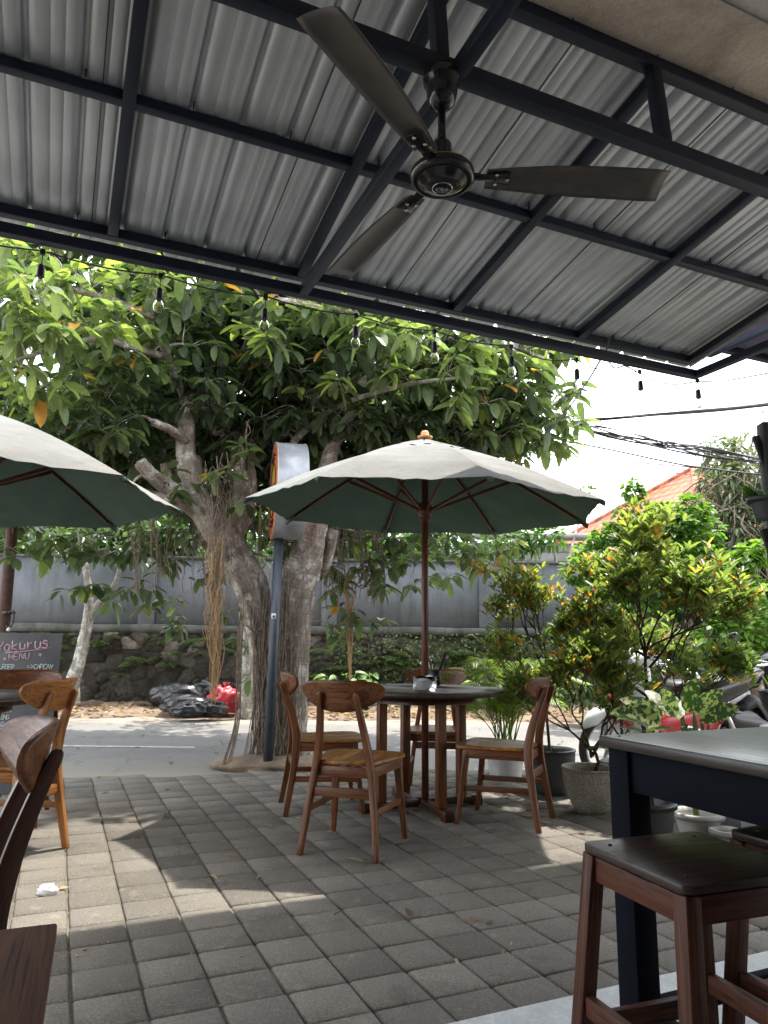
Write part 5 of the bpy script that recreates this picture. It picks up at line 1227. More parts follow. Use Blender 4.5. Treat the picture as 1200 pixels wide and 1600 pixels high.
# bin
pb = AZt(1158, 1306, .014)
t = thing('waste_bin', 'pale grey swing-lid bin standing behind the bar table leg', 'bin', pb, YAW)
mb = MB(); V = [(s*a, q*b, z) for z, a, b in ((0, .085, .075), (.22, .10, .09)) for s, q in ((-1, -1), (1, -1), (1, 1), (-1, 1))]
mb.add(V, [(3, 2, 1, 0), (4, 5, 6, 7)]+[(k, (k+1) % 4, 4+(k+1) % 4, 4+k) for k in range(4)]); mb.build('body', M['bin'], t, bevel=.008)
mb = MB(); mb.box((0, 0, .228), (.225, .20, .018)); mb.build('rim', M['bin'], t, bevel=.005)
mb = MB(); mb.prism([(-.095, 0), (.095, 0), (.085, .045), (.045, .075), (-.045, .075), (-.085, .045)], -.085, .085, Matrix.Translation((0, 0, .236)) @ Matrix.Rotation(math.pi/2, 4, 'X')); mb.build('swing_lid', M['bin'], t, bevel=.006)

# ================================================================== POST WITH HANGING POTS AT THE RIGHT EDGE
pp = AY(1222, 1000, 4.3)
t = thing('timber_post', 'black post with bracket shelves at the extreme right edge', 'post', (pp.x+.02, 4.3, 0))
mb = MB(); mb.sweep([(0, 0, 0), (-.005, 0, 1.3), (0, 0, 2.42)], (.085, .085), (0, 1, 0)); mb.build('post', M['black'], t, bevel=.004)
for z, s in ((2.30, 1), (1.72, 1), (1.35, 1), (1.15, .8)):
    mb = MB(); mb.sweep([(-.02, 0, z-.16), (-.075*s, 0, z+.04)], (.04, .025), (0, 1, 0)); mb.build('bracket', M['black'], t, bevel=.003)
q = AY(1184, 812, 4.2)
t = pot('hanging_pot', 'grey ribbed pot hanging on the black post at the right edge', 0, 0, .055, .085, .13, M['grey_pot'], prof='pot', loc=Vector((q.x+.05, 4.2, q.z)))
lv = Leaves()
for k in range(16):
    a = U_(0, 6.3); lv.add(Vector((U_(-.03, .03), U_(-.03, .03), .10)), (math.cos(a)*.6, math.sin(a)*.6, .9), (math.cos(a), math.sin(a), .2), U_(.12, .22), .05, random.random()*.7, .3)
lv.build('leaves', M['leaf_round'], t)
mb = MB(); mb.tube([(-.06, 0, .13), (.0, 0, .36)], .003, 5); mb.tube([(.06, 0, .13), (.0, 0, .36)], .003, 5); mb.build('hanger', M['wire'], t)
q = AY(1200, 1135, 4.25)
t = pot('bowl_planter', 'wide black bowl planter at the right edge above the bar table', 0, 0, .05, .155, .20, M['black_pot'], loc=Vector((q.x+.02, 4.02, q.z)))
mb = MB(); mb.lathe([(0, -q.z+.02), (.12, -q.z+.02), (.10, -q.z+.05), (.035, -q.z+.09), (.03, -.01), (.07, 0), (0, 0)], 24); mb.build('pedestal', M['black_pot'], t)
lv = Leaves()
for k in range(16):
    a = U_(0, 6.3); lv.add(Vector((U_(-.06, .06), U_(-.06, .06), .15)), (math.cos(a)*.5, math.sin(a)*.5, .9), (math.cos(a), math.sin(a), .2), U_(.12, .2), .035, random.random()*.7, .1)
lv.build('leaves', M['leaf_shrub'], t)

# ================================================================== MOTORBIKES
def wheel(t, x, r, m_rim):
    R = Matrix.Rotation(math.pi/2, 4, 'X')
    mb = MB(); P = [(r-.045+.045*math.sin(a)*1.0, .040*math.cos(a)) for a in np.linspace(0, math.pi, 9)]
    mb.lathe([(r-.045, .034)]+[(r-.040+.040*math.sin(a), .034*math.cos(a)) for a in np.linspace(0, math.pi, 9)]+[(r-.045, -.034)], 36, (x, 0, r), R, cap=False); wh = mb.build('wheel', M['rubber'], t, smooth=True)
    mb = MB(); mb.lathe([(r-.045, .030), (r-.060, .024), (r-.062, -.024), (r-.045, -.030)], 36, (x, 0, r), R, cap=False); mb.lathe([(0, .05), (.04, .045), (.04, -.045), (0, -.05)], 18, (x, 0, r), R)
    for k in range(5):
        a = k*2*math.pi/5; mb.bar((x+.03*math.cos(a), 0, r+.03*math.sin(a)), (x+(r-.05)*math.cos(a), 0, r+(r-.05)*math.sin(a)), .022, .028, (0, 1, 0))
    mb.build('rim', m_rim, wh)
def profile(t, name, m, pts, hw, tap=.6):
    """side outline (x,z) thickened across with a rounded edge"""
    c = [tuple(p)[:2] for p in curve([(a, b, 0) for a, b in pts+[pts[0]]], 4)[:-1]]; n = len(c); cx = sum(a for a, b in c)/n; cz = sum(b for a, b in c)/n; V = []
    for f, y in ((tap, -hw), (.94, -hw*.75), (1, -hw*.2), (1, hw*.2), (.94, hw*.75), (tap, hw)):
        V += [(cx+(a-cx)*f, y, cz+(b-cz)*f) for a, b in c]
    Fc = [(i*n+k, i*n+(k+1) % n, (i+1)*n+(k+1) % n, (i+1)*n+k) for i in range(5) for k in range(n)]+[tuple(range(n-1, -1, -1)), tuple(5*n+k for k in range(n))]
    mb = MB(); mb.add(V, Fc); return mb.build(name, m, t, smooth=True)
def motorbike(label, loc, rz, m1, m2, m3):
    t = thing('motorbike', label, 'motorbike', loc, rz, 'motorbikes parked at the roadside'); t.rotation_euler = (rad(-8), 0, rz)
    wheel(t, .62, .27, M['sign_metal']); wheel(t, -.60, .27, M['black'])
    profile(t, 'front_shield', m1, [(.42, .34), (.54, .60), (.47, .90), (.36, .96), (.33, .70), (.24, .40)], .17)
    profile(t, 'leg_guard', m2, [(.52, .42), (.60, .62), (.52, .70), (.44, .48)], .13)
    profile(t, 'underbone', m2, [(.34, .38), (.30, .52), (-.10, .58), (-.40, .62), (-.42, .42), (.0, .28), (.25, .26)], .11)
    profile(t, 'tail_panel', m3, [(-.05, .60), (-.10, .72), (-.55, .84), (-.82, .90), (-.78, .78), (-.45, .62), (-.2, .55)], .13)
    profile(t, 'seat', M['black'], [(.10, .74), (.02, .79), (-.30, .80), (-.50, .86), (-.72, .90), (-.66, .84), (-.35, .74), (.0, .70)], .12)
    profile(t, 'front_fender', m1, [(.34, .42), (.42, .52), (.60, .60), (.80, .54), (.88, .42), (.78, .50), (.60, .555), (.44, .49)], .06)
    profile(t, 'rear_fender', M['black'], [(-.62, .60), (-.80, .66), (-.98, .46), (-.94, .42), (-.80, .58), (-.64, .55)], .06)
    profile(t, 'handlebar_cover', m1, [(.24, .94), (.32, 1.03), (.44, 1.02), (.50, .92), (.38, .90)], .15)
    mb = MB(); mb.grid(lump((.485, 0, .955), .07, 10, 16, 0, (.5, 1.2, .8))); mb.build('headlight', M['lens'], t, smooth=True)
    mb = MB(); mb.grid(lump((-.82, 0, .85), .05, 8, 12, 0, (.6, 1.4, .7))); mb.build('tail_light', M['red_lens'], t, smooth=True)
    for s in (-1, 1):
        mb = MB(); mb.tube([(.44, s*.075, .62), (.60, s*.070, .28)], .018, 10); mb.build('fork', M['chrome'], t, smooth=True)
        mb = MB(); mb.tube([(.33, s*.10, 1.0), (.30, s*.25, 1.02), (.24, s*.36, 1.0)], .013, 8); mb.build('handlebar', M['black'], t, smooth=True)
        mb = MB(); mb.tube([(.30, s*.24, 1.02), (.27, s*.30, 1.17)], .006, 6); mir = mb.build('mirror', M['black'], t); mb = MB(); mb.grid(lump((.26, s*.32, 1.21), .065, 8, 14, 0, (.3, 1, .7))); mb.build('mirror_head', M['black_body'], mir, smooth=True)
        mb = MB(); mb.tube([(-.35, s*.13, .62), (-.58, s*.11, .27)], .022, 10); mb.build('shock', M['chrome'], t, smooth=True)
    mb = MB(); mb.tube(curve([(.10, -.10, .26), (-.20, -.14, .22), (-.45, -.15, .27), (-.85, -.15, .38)], 4), interp([.016, .020, .045, .042], 4), 12); mb.build('exhaust', M['chrome'], t, smooth=True)
    profile(t, 'engine', M['sign_metal'], [(.16, .22), (.20, .38), (-.05, .42), (-.14, .24), (0, .18)], .12, .8)
    mb = MB(); mb.tube([(-.70, -.10, .92), (-.92, -.09, .94), (-.92, .09, .94), (-.70, .10, .92)], .011, 8); mb.build('grab_rail', M['chrome'], t, smooth=True)
    mb = MB(); mb.tube([(-.05, .12, .24), (-.12, .28, .02)], .010, 6); mb.build('side_stand', M['black'], t)
motorbike('red and white motorbike behind the shrubs, the nearer of the two', (2.40, 6.25, .0), rad(197), M['white_body'], M['red_body'], M['black_body'])
motorbike('black and white motorbike with a red light, parked farther right', (3.25, 6.45, .0), rad(18), M['black_body'], M['black_body'], M['white_body'])

# ================================================================== RUBBISH BAGS
def bag(label, x, y, r, sq, m, seed, knot=True, cat='rubbish bag', lift=0, Y=None):
    p = AZt(x, y, .07); t = thing('rubbish_bag', label, cat, (p.x, p.y, .04+lift), 0, 'rubbish bags by the stone wall' if m is M['bag_black'] else None)
    mb = MB(); P = lump((0, 0, r*sq[2]*.8), r, 26, 40, .40, sq, seed, 3.4); P[:, :, 2] = np.maximum(P[:, :, 2], 0)
    mb.grid(P); mb.build('bag', m, t, smooth=True)
    if knot:
        mb = MB(); mb.lathe([(.035, -.03), (.018, .0), (.03, .03), (.055, .08), (.02, .075)], 14, (r*.1, 0, r*sq[2]*1.66)); mb.build('knot', m, t)
bag('broad black bin bag at the back of the heap by the stone wall', 275, 1104, .34, (1.25, .8, .62), M['bag_black'], 1, False)
bag('slumped black bin bag in the middle of the heap', 290, 1111, .30, (1.2, .8, .48), M['bag_black'], 2, False)
bag('small shiny black bag lying nearest the road', 296, 1117, .23, (1.1, .8, .52), M['bag_black'], 3, False)
bag('small black bag right of the heap, under the hanging roots', 330, 1116, .20, (1.05, .8, .62), M['bag_black'], 4, False)
bag('black bag with an upright top between the heap and the red bag', 322, 1102, .24, (1.1, .7, .95), M['bag_black'], 6)
bag('bright red plastic bag tied at the top beside the black bags', 349, 1111, .25, (.95, .8, .85), M['bag_red'], 5)
mb = MB(); mb.grid(lump(AZt(301, 1090, .07)+Vector((0, -.1, .22)), .065, 10, 14, .2, (1.2, .7, .8), 3, 3)); tag(mb.build('coconut', M['root_gold'], smooth=True), 'small pale brown husk resting on the black bags', 'husk')
# ================================================================== FAR SIDE OF THE ROAD
t = thing('street_tree', 'slim pale-trunked tree by the stone wall on the far left', 'tree', AZt(128, 1108, .03))
o_ = Vector(t.location); o_.z = 0; t.location = o_
def V2(x, y, Y=11.0): return AY(x, y, Y)-o_
mb = MB(); Y_ = o_.y
bark_tube(mb, [V2(112, 1112, Y_), V2(114, 1070, Y_), V2(124, 1035, Y_), V2(131, 1000, Y_), V2(136, 975, Y_), V2(139, 930, Y_), V2(134, 890, Y_), V2(128, 850, Y_)], [.13, .105, .095, .085, .075, .06, .05, .035], seg=14)
bark_tube(mb, [V2(138, 970, Y_), V2(152, 945, Y_), V2(170, 925, Y_), V2(182, 905, Y_), V2(190, 870, Y_)], [.06, .05, .045, .035, .025], seg=10)
bark_tube(mb, [V2(135, 905, Y_), V2(131, 890, Y_), V2(127, 870, Y_)], [.03, .025, .018], seg=8)
mb.build('trunk', M['bark_pale'], t, smooth=True)
lv = Leaves()
for k in range(260):
    c = V2(U_(60, 240), U_(770, 880), Y_+U_(-.7, .7)); d = rv(); d.z -= .5; lv.add(c, d, Vector((0, 0, 1))+rv()*.5, U_(.14, .22), .075, U_(.05, .6), .25)
lv.build('crown', M['leaf'], t)
t = thing('street_tree', 'pale lichen-spotted trunk behind the big fig tree, right of the red bag', 'tree', AZt(389, 1118, .03))
o_ = Vector(t.location); o_.z = 0; t.location = o_; Y_ = o_.y
mb = MB(); bark_tube(mb, [V2(389, 1122, Y_), V2(389, 1080, Y_), V2(388, 1020, Y_), V2(386, 970, Y_), V2(380, 900, Y_), V2(372, 820, Y_)], [.15, .115, .11, .10, .085, .06], seg=14); mb.build('trunk', M['bark_pale'], t, smooth=True)
lv = Leaves()
for k in range(220):
    c = V2(U_(330, 440), U_(780, 880), Y_+U_(-.5, .5)); d = rv(); d.z -= .5; lv.add(c, d, Vector((0, 0, 1))+rv()*.5, U_(.14, .22), .075, U_(.02, .5), .25)
lv.build('crown', M['leaf'], t)
# leaning pipe pole on the left
a, b = AY(-4, 1090, 8.0), AY(30, 700, 8.0)
pz = a-(b-a)*(a.z/(b.z-a.z)); t = thing('pipe_pole', 'rusty brown leaning pole at the left edge behind the chalkboard', 'pole', pz)
mb = MB(); mb.tube([(0, 0, -.05), (b-pz)*.5, b-pz], .062, 14); mb.build('pole', M['rust'], t, smooth=True)
q = AY(9, 957, 7.93)-pz
mb = MB(); mb.lathe([(.066, -.015), (.069, 0), (.066, .015)], 14, q+Vector((0, .06, 0)), cap=False); mb.build('strap', M['black'], t)
mb = MB(); mb.tube(curve([q+Vector((.03, 0, .0)), q+Vector((.08, 0, .01)), q+Vector((.09, 0, -.10)), q+Vector((.05, 0, -.17)), q+Vector((.02, 0, -.14))], 4), .011, 6); mb.build('cable_loop', M['wire'], t)
mb = MB(); mb.box(q+Vector((.055, -.01, -.18)), (.03, .02, .04), Matrix.Rotation(.5, 4, 'Y')); mb.build('tag', M['white_paint'], t)

# ferns and weeds on the stone wall
def fern_mesh(seed, R_, nf, mat='leaf_fern'):
    rn = random.Random(seed); lv = Leaves()
    for k in range(nf):
        th = rn.uniform(-.2, math.pi+.2); dd = Vector((math.cos(th), -abs(math.sin(th))*.8-.15, 0)).normalized(); L = R_*rn.uniform(.6, 1.1)
        pts = curve([Vector((0, 0, 0)), dd*L*.4+Vector((0, 0, L*.38)), dd*L*.9+Vector((0, 0, L*.22))], 6)
        for i in range(1, len(pts)):
            tt = (pts[i]-pts[i-1]).normalized(); sd = tt.cross(Vector((0, 0, 1))).normalized(); f = i/len(pts)
            for s in (-1, 1): lv.add(pts[i], sd*s+tt*.5, Vector((0, 0, 1)), L*.26*math.sin(math.pi*(.15+.8*f)), L*.085, rn.uniform(.1, .95), .2)
    return lv
fern0 = []
for k in range(4):
    o = fern_mesh(50+k, .26, 15).build('fern', M['leaf_fern'], None, tmpl=T_MED, fold=.1); fern0.append([o, False])
rn = random.Random(77)
spots = [(120, 1010), (105, 1000), (215, 1035), (205, 1045), (250, 1010), (235, 1000), (175, 1000), (260, 1045), (155, 1015), (190, 1060), (300, 1010), (275, 1025)]
spots += [(rn.uniform(500, 900), rn.uniform(1020, 1085)) for k in range(74)]+[(rn.uniform(60, 400), rn.uniform(1000, 1050)) for k in range(12)]+[(rn.uniform(490, 640), rn.uniform(1035, 1085)) for k in range(16)]
for k, (x, y) in enumerate(spots):
    q = AY(x, y, 11.8); Yw = wall_face(q.x)+.10*q.z-.02; q = AY(x, y, Yw); o, used = fern0[k % 4]
    if used: o = o.copy(); COL.objects.link(o)
    fern0[k % 4][1] = True
    o.location = q; o.rotation_euler = (0, rn.uniform(-.3, .3), rn.uniform(-.4, .4)); o.scale = (rn.uniform(.5, 1.15),)*3
    if x < 420: tag(o, 'small fern growing from the dark stones left of the fig tree', 'fern', 'ferns on the wall left of the fig tree')
    else:
        w_ = 'seen between the fig trunk and the left chair' if x < 600 else 'seen behind the round table' if x < 730 else 'seen between the table and the charcoal pot' if x < 840 else 'seen behind the potted shrubs'
        tag(o, 'small fern on the mossy stones '+w_, 'fern', 'ferns '+w_)
lv = Leaves()
for k in range(3800):
    x = rn.uniform(-.9, 5.3); z = rn.uniform(.05, 1.25); 
    if rn.random() > .35+.65*abs(math.sin(x*2.3+z*3)): continue
    lv.add((x, wall_face(x)+.06*z-.03-rn.random()*.05, z), (rn.gauss(0, 1), -.6, rn.gauss(.1, .8)), (rn.gauss(0, .4), -1, .5), rn.uniform(.03, .08), .03, rn.random(), .2)
o = lv.build('wall_weeds', M['leaf_fern'], tmpl=T_MED); o['kind'] = 'stuff'; tag(o, 'tiny weeds and moss tufts covering the stone wall right of the fig tree', 'weeds')
for (x, y, lab) in ((572, 1085, 'bright green arrow-leaved weed at the wall foot behind the left chair'), (545, 1060, 'leafy young plant climbing the stones right of the fig trunk'), (745, 1075, 'long-leaved plant arching at the wall foot behind the palm'), (830, 1090, 'low leafy weed at the verge behind the charcoal pot')):
    q = AY(x, y, 11.3); t = thing('wild_plant', lab, 'plant', (q.x, 11.35, .06)); lv = Leaves(); mb = MB()
    for k in range(26):
        a = U_(0, 6.3); h = U_(.1, .55); d = Vector((math.cos(a)*U_(.1, .4), math.sin(a)*.25, h)); mb.tube([(0, 0, 0), d*.6+Vector((0, 0, .05)), d], .004, 4); lv.add(d, (math.cos(a), math.sin(a)*.6-.2, .2), (0, -.6, 1), U_(.12, .24), U_(.05, .10), U_(.3, 1), .5)
    mb.build('stems', M['leaf_fern'], t); lv.build('leaves', M['leaf_round'], t)

# ------------------------------------------------------------------ plants behind
def bgtree(name, label, base, H_, blobs, leafm, L, n, barkm='bark', lo=.1, hi=.9, wf=.45, droop=.3, cat='tree', group=None, trunk=True, vines=0, dens=1.0):
    t = thing(name, label, cat, base, 0, group); B = Vector(base); lv = Leaves(); mb = MB(); rn = random.Random(len(label)*7+int(abs(base[0])*10))
    c0 = Vector((0, 0, H_*.35))
    if trunk: bark_tube(mb, [Vector((0, 0, -.05)), Vector((.05, 0, H_*.2)), c0], [H_*.035, H_*.028, H_*.022], seg=9)
    for (p, r, k) in blobs:
        c = Vector(p)-B; a = c0 if trunk else Vector((c.x*.3, c.y*.3, .02)); mb.tube(curve([a, a.lerp(c, .5)+Vector((rn.gauss(0, .1), rn.gauss(0, .1), .1)), c], 4), interp([.05, .03, .014], 4) if H_ > 2 else interp([.018, .012, .006], 4), 6, cap=False)
        for i in range(int(n*k)):
            v = Vector((rn.gauss(0, 1), rn.gauss(0, 1), rn.gauss(0, 1))).normalized()*r*(rn.random()**.45); q = c+v
            # leaves gathered in small sprays
            sd = v.normalized(); tone = rn.random()
            for s in range(4):
                d = (sd+Vector((rn.gauss(0, .7), rn.gauss(0, .7), rn.gauss(-.1, .5)))).normalized()
                lv.add(q+d*L*.2, d, Vector((0, 0, 1))+Vector((rn.gauss(0, .5), rn.gauss(0, .5), 0)), L*rn.uniform(.6, 1.15), L*wf*rn.uniform(.7, 1.1), min(1, lo+(hi-lo)*(.55*rn.random()+.45*tone)), droop)
        for i in range(int(vines*k)):
            v = Vector((rn.gauss(0, 1), rn.gauss(0, 1), rn.gauss(0, .7))).normalized()*r*rn.uniform(.85, 1.05); q = c+v
            mb.tube(curve([q, q+Vector((rn.gauss(0, .2), rn.gauss(0, .1), -.3)), q+Vector((rn.gauss(0, .4), rn.gauss(0, .1), -.75)), q+Vector((rn.gauss(0, .5), 0, -1.1))], 3), rn.uniform(.006, .014), 4, cap=False)
    mb.build('trunk' if trunk else 'stems', M[barkm], t, smooth=True); lv.build('crown' if trunk else 'foliage', leafm, t, tmpl=T_MED, fold=.15); return t
def B_(x, y, Y, r, k=1): return (tuple(AY(x, y, Y)), r, k)
G_ = (5.3, 11.5, -.03)
bgtree('creeper_tree', 'tangled grey-green tree smothered in dry creepers at the right edge', (5.9, 11.5, -.03), 4.4, [B_(1140, 770, 11.5, .5, 1), B_(1160, 740, 11.5, .65, 1), B_(1215, 760, 11.5, .7, 1), B_(1140, 830, 11.3, .5, 1), B_(1175, 840, 11.3, .65, 1), B_(1225, 860, 11.3, .6, 1), B_(1110, 900, 11.3, .55, .9), B_(1170, 910, 11.4, .6, .9), B_(1125, 715, 11.8, .35, .5), B_(1150, 960, 11.6, .6, .7), B_(1220, 960, 11.6, .6, .7)], M['leaf_grey'], .17, 190, vines=26, wf=.30, droop=.6, barkm='root')
bgtree('leafy_bush', 'fresh green round-leaved bush between the orange roof and the red-tipped shrub', (4.2, 9.6, -.03), 2.6, [B_(985, 810, 9.6, .22, .5), B_(1020, 815, 9.6, .22, .6), B_(1060, 825, 9.5, .26, .8), B_(1095, 835, 9.5, .28, .8), B_(960, 845, 9.8, .24, .6), B_(1080, 800, 9.6, .24, .7), B_(1110, 900, 9.4, .35, 1), B_(930, 860, 9.8, .24, .5), B_(905, 890, 9.9, .2, .4), B_(1040, 870, 9.5, .32, 1), B_(990, 860, 9.6, .34, 1), B_(1080, 870, 9.5, .36, 1), B_(960, 900, 9.7, .30, .8), B_(1000, 920, 9.7, .4, 1), B_(1060, 930, 9.6, .4, 1), B_(990, 765, 9.6, .12, .2), B_(1040, 800, 9.6, .10, .12)], M['leaf_round'], .105, 150, wf=.70, lo=.15, hi=.95)
bgtree('climbing_vine', 'bright yellow-green vine spilling down beside the right edge', (4.9, 9.0, -.03), 2.3, [B_(1165, 870, 8.9, .14, .5), B_(1190, 860, 8.9, .14, .5), B_(1160, 910, 8.9, .15, .5), B_(1165, 950, 8.9, .22, .9), B_(1150, 985, 8.8, .3, 1), B_(1195, 985, 8.8, .3, 1), B_(1125, 1000, 8.9, .28, .8), B_(1180, 1020, 8.8, .26, .8), B_(1215, 940, 9, .3, .8), B_(1130, 960, 9, .22, .8)], M['leaf_round'], .10, 95, wf=.75, lo=.45, hi=1.0, trunk=False, cat='vine')
bgtree('leafy_bush', 'dark leafy thicket low behind the motorbikes', (3.6, 10.2, -.03), 1.3, [B_(900, 1060, 10.2, .4, 1), B_(960, 1040, 10.2, .5, 1), B_(1020, 1040, 10.2, .5, 1), B_(1080, 1030, 10.2, .4, .9), B_(1130, 1060, 10.0, .35, .7), B_(1000, 980, 10.4, .45, 1), B_(1070, 970, 10.4, .45, 1), B_(950, 960, 10.5, .35, .7), B_(1180, 1090, 9.6, .35, .7), B_(1230, 1060, 9.6, .4, .7)], M['leaf_fern'], .12, 120, wf=.45, trunk=False, cat='bush')
bgtree('fine_tree', 'airy fine-leaved tree rising against the sky at the far right', (11.2, 19, -.03), 6.6, [B_(1170, 690, 19, .5, .3), B_(1205, 680, 19, .8, .5), B_(1215, 720, 19, .9, .6), B_(1140, 705, 19, .3, .15)], M['leaf_grey'], .13, 70, wf=.3, lo=.0, hi=.6)
bgtree('papaya_tree', 'feathery green tree behind the grey wall right of the parasol', (3.4, 14.2, -.03), 2.9, [B_(835, 840, 14.2, .32, .6), B_(800, 845, 14.3, .36, .7), B_(860, 835, 14.2, .24, .35), B_(915, 780, 16, .25, .2), B_(770, 850, 14.4, .35, .7)], M['leaf_round'], .17, 90, wf=.42, lo=.0, hi=.6)
for k, (x, y, Y, r, lab) in enumerate(((20, 760, 17, 1.6, 'sunny yellow-green tree behind the wall at the far left'), (170, 750, 18, 1.7, 'sunny green tree behind the wall left of the fig trunk'), (330, 740, 19, 1.9, 'tree glimpsed behind the fig tree above the wall'), (560, 780, 17.5, 1.7, 'bright tree behind the wall just right of the fig trunk'))):
    c = AY(x, y, Y); bgtree('background_tree', lab, (c.x, Y, -.05), 5.0, [((c.x+U_(-1, 1)*r*1.1, Y+U_(-.6, .6), max(2.4, c.z-1.3+U_(-1.2, 1.9)*r*.8)), r*.60, 1) for q in range(14)], M['leaf_bg'], .30, 95, wf=.45, lo=.35, hi=1.0, group='trees behind the grey wall')
for k, (x, Y, lab) in enumerate(((-60, 13.2, 'dark leafy bush just behind the grey wall at the left edge'), (120, 13.4, 'leafy bush topping the grey wall above the slim pale tree'), (290, 13.3, 'leafy bush topping the grey wall left of the fig trunk'), (590, 13.6, 'leafy bush topping the grey wall right of the fig trunk'), (460, 13.8, 'leafy bush hidden behind the twin fig trunks'))):
    c = AY(x, 830, Y); bgtree('wall_bush', lab, (c.x, Y, -.05), 2.6, [((c.x+U_(-1, 1)*1.1, Y+U_(-.3, .3), U_(1.9, 3.1)), .55, 1) for q in range(9)], M['leaf_bg'], .20, 95, wf=.45, lo=.1, hi=.75, group='bushes behind the grey wall', cat='bush')
# banana plant behind the wall
c = AY(925, 905, 13.6); t = thing('banana_plant', 'banana plant with broad yellow-green leaves behind the wall end', 'plant', (c.x, 13.6, 0))
mb = MB(); bark_tube(mb, [Vector((0, 0, 0)), Vector((0, 0, 1.2)), Vector((0, 0, 2.2))], [.10, .085, .06], seg=10); mb.build('stem', M['leaf_fern'], t, smooth=True)
lv = Leaves()
for dx, dz, L in ((-.35, .9, 1.1), (.35, .95, 1.15), (.75, .6, .9), (-.7, .7, .8), (.05, 1, .9), (.9, .2, .7)): lv.add((0, 0, 2.05), (dx, -.15, dz), (-dx*.8, -1, .3), L, .26, U_(.7, 1), .18)
lv.build('leaves', M['leaf_palm'], t, fold=.12)
# bamboo stick fence
t = thing('stick_fence', 'broken fence of dry bamboo sticks at the foot of the vine', 'fence', (5.2, 9.4, 0)); mb = MB()
for z in (.15, .30, .42, .52, .63, .75, .86): mb.tube([(-1.1, U_(-.1, .1), z+U_(-.04, .04)), (0, 0, z+U_(-.05, .05)), (1.2, U_(-.1, .1), z+U_(-.04, .05))], .016, 6)
for x in (-.9, -.3, .35, .9): mb.tube([(x, .03, -.1), (x+U_(-.1, .1), .03, 1.0)], .022, 6)
mb.build('sticks', M['bamboo'], t)

# ------------------------------------------------------------------ houses
def hip_house(label, c, w_, d_, h, rh, rz):
    t = thing('house', label, 'house', c, rz)
    mb = MB(); mb.box((0, 0, h/2), (w_, d_, h)); mb.build('walls', M['block'], t)
    ov = .6; W_, D_ = w_/2+ov, d_/2+ov; r0 = max(.1, (W_-D_))
    A = [(-W_, -D_, h), (W_, -D_, h), (W_, D_, h), (-W_, D_, h)]; R1, R2 = (-r0, 0, h+rh), (r0, 0, h+rh)
    def slope(a, b, c_, d__, n, m):
        a, b, c_, d__ = map(Vector, (a, b, c_, d__)); P = []; nrm = (b-a).cross(d__-a).normalized()
        if nrm.z < 0: nrm = -nrm
        for i in range(n+1):
            row = []
            for j in range(m+1):
                p = a.lerp(b, i/n).lerp(d__.lerp(c_, i/n), j/m); row.append(tuple(p+nrm*(.035*abs(math.sin(i*math.pi/4))+.03*((j % 3)/3))))
            P.append(row)
        return P
    mb = MB()
    mb.grid(slope(A[0], A[1], R2, R1, 160, 60)); mb.grid(slope(A[1], A[2], R2, R2, 100, 60)); mb.grid(slope(A[2], A[3], R1, R2, 60, 12)); mb.grid(slope(A[3], A[0], R1, R1, 100, 60))
    mb.build('roof', M['tile'], t)
    mb = MB()
    for a, b in ((A[0], R1), (A[1], R2), (A[2], R2), (A[3], R1), (R1, R2)): 
        a, b = Vector(a), Vector(b); n = int((b-a).length/.22)
        for k in range(n): mb.tube([a.lerp(b, k/n)+Vector((0, 0, .05)), a.lerp(b, (k+1.1)/n)+Vector((0, 0, .06))], [.09, .11], 8)
    mb.build('ridge_tiles', M['tile'], t)
    mb = MB(); mb.box((0, -D_+.02, h-.04), (2*W_, .04, .16)); mb.build('fascia', M['pale_wood'], t)
    return t
ap = AY(1082, 730, 24)
hip_house('house with a weathered terracotta hip roof behind the bushes', (ap.x+.6, 24.5, 0), 9.5, 8.6, 3.6, ap.z-3.6, rad(22))
c = AY(838, 905, 15.5); t = thing('block_building', 'unfinished grey concrete-block building above the wall behind the parasol', 'building', (c.x-.2, 15.8, 0))
mb = MB()
for r in range(16):
    for k in range(9):
        mb.box((-1.55+k*.405+(.2 if r % 2 else 0), .1, .1+r*.205), (.395, .15, .195))
mb.build('block_wall', M['block'], t, bevel=.006)
mb = MB(); mb.box((2.05, .05, 1.72), (.18, .20, 3.45)); mb.build('column', M['plaster_smooth'], t)
mb = MB(); mb.box((.6, -.05, 3.40), (3.6, .5, .10)); mb.build('lintel', M['block'], t)
mb = MB(); mb.box((3.0, .15, 1.3), (1.75, .12, 2.6)); mb.build('side_wall', M['plaster_smooth'], t)
mb = MB()
for i in range(7):
    for j in range(4):
        mb.tube([(2.35+i*.11+(.055 if j % 2 else 0)+.04*math.cos(a), .04, 2.66+j*.10+.04*math.sin(a)) for a in np.linspace(0, 2*math.pi, 9)], .014, 5)
mb.build('vent_blocks', M['pale_wood'], t)
mb = MB(); mb.box((.3, -.04, 2.62), (1.6, .03, .14)); mb.build('gap_shade_strip', M['black'], t)  # black strip over solid blocks, painting the shade of a window gap

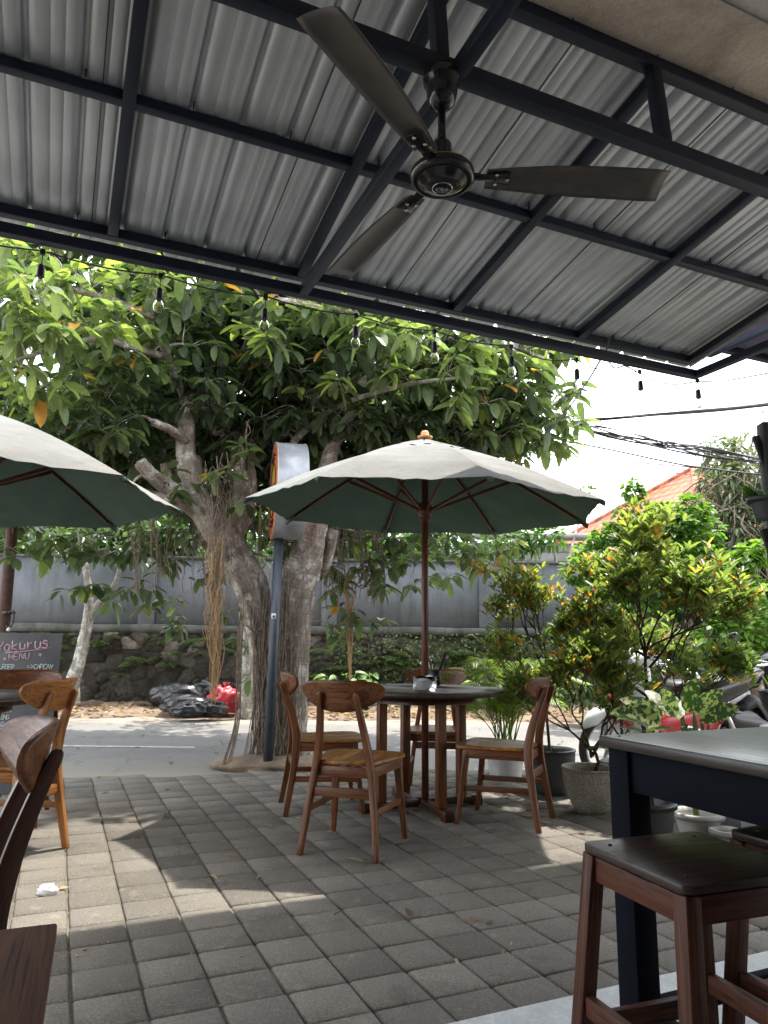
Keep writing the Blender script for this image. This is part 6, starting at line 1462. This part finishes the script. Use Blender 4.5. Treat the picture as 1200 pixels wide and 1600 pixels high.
# ------------------------------------------------------------------ cables
def cable(label, pts, r, m='wire', n=6, group='overhead street cables', seg=8):
    mb = MB(); P = curve([AY(*p) for p in pts], seg)
    o0 = P[0].copy(); mb.tube([p-o0 for p in P], r, n); o = mb.build('overhead_cable', M[m], smooth=True); o.location = o0; return tag(o, label, 'cable', group)
def bundle(label, pts, k, r, spread, m='wire', twist=1.0):
    mb = MB(); P = curve([AY(*p) for p in pts], 10); o0 = P[0].copy(); n = len(P)
    for q in range(k):
        ph = U_(0, 6.3); fr = U_(.6, 1.6)*twist; am = spread*U_(.4, 1)
        mb.tube([p-o0+Vector((0, math.cos(ph+fr*i*.11)*am, math.sin(ph+fr*i*.11)*am*(.5+.5*math.sin(math.pi*i/n)+.3))) for i, p in enumerate(P)], r*U_(.6, 1.2), 5)
    o = mb.build('cable_bundle', M[m], smooth=True); o.location = o0; return tag(o, label, 'cables', 'overhead street cables')
bundle('twisted thick cable rising to the right edge of the sky', [(700, 640, 9), (820, 652, 9), (900, 657, 9), (980, 653, 8.6), (1080, 645, 8.2), (1160, 636, 8), (1230, 627, 7.8)], 4, .013, .022)
bundle('thick sagging bundle of many black cables running to the right edge', [(700, 625, 9), (800, 645, 9), (870, 658, 9), (940, 672, 8.6), (1010, 688, 8.3), (1080, 702, 8), (1150, 715, 7.8), (1230, 724, 7.6)], 11, .0085, .055)
cable('single black cable just below the thick bundle', [(760, 660, 9), (860, 684, 9), (960, 704, 8.6), (1060, 725, 8.4), (1130, 735, 8.2), (1230, 746, 8)], .010)
cable('thin cable sagging behind the round-leaved bush top', [(740, 700, 14), (860, 710, 14), (960, 720, 13.6), (1080, 730, 13.5), (1230, 748, 13)], .012)
cable('lower thin cable crossing the sky to the orange roof', [(740, 705, 14), (860, 718, 14), (980, 731, 13.6), (1080, 742, 13.5), (1230, 760, 13)], .008)
for k, (a, b) in enumerate(((678, 692), (690, 694), (683, 707), (726, 743))):
    cable(['highest hair-thin wire in the pale sky', 'second hair-thin wire in the pale sky', 'third hair-thin wire dipping toward the roof', 'lowest hair-thin wire above the bush'][k], [(720, a-4, 20), (900, a+3, 20), (1060, (a+b)/2+6, 20), (1230, b+2, 20)], .008, 'wire_pale')
cable('pale blue-grey cable dropping steeply from the canopy edge behind the parasol', [(942, 556, 5.2), (915, 600, 5.8), (870, 660, 6.6), (800, 728, 7.6), (760, 770, 8.2)], .0075, 'wire_pale')
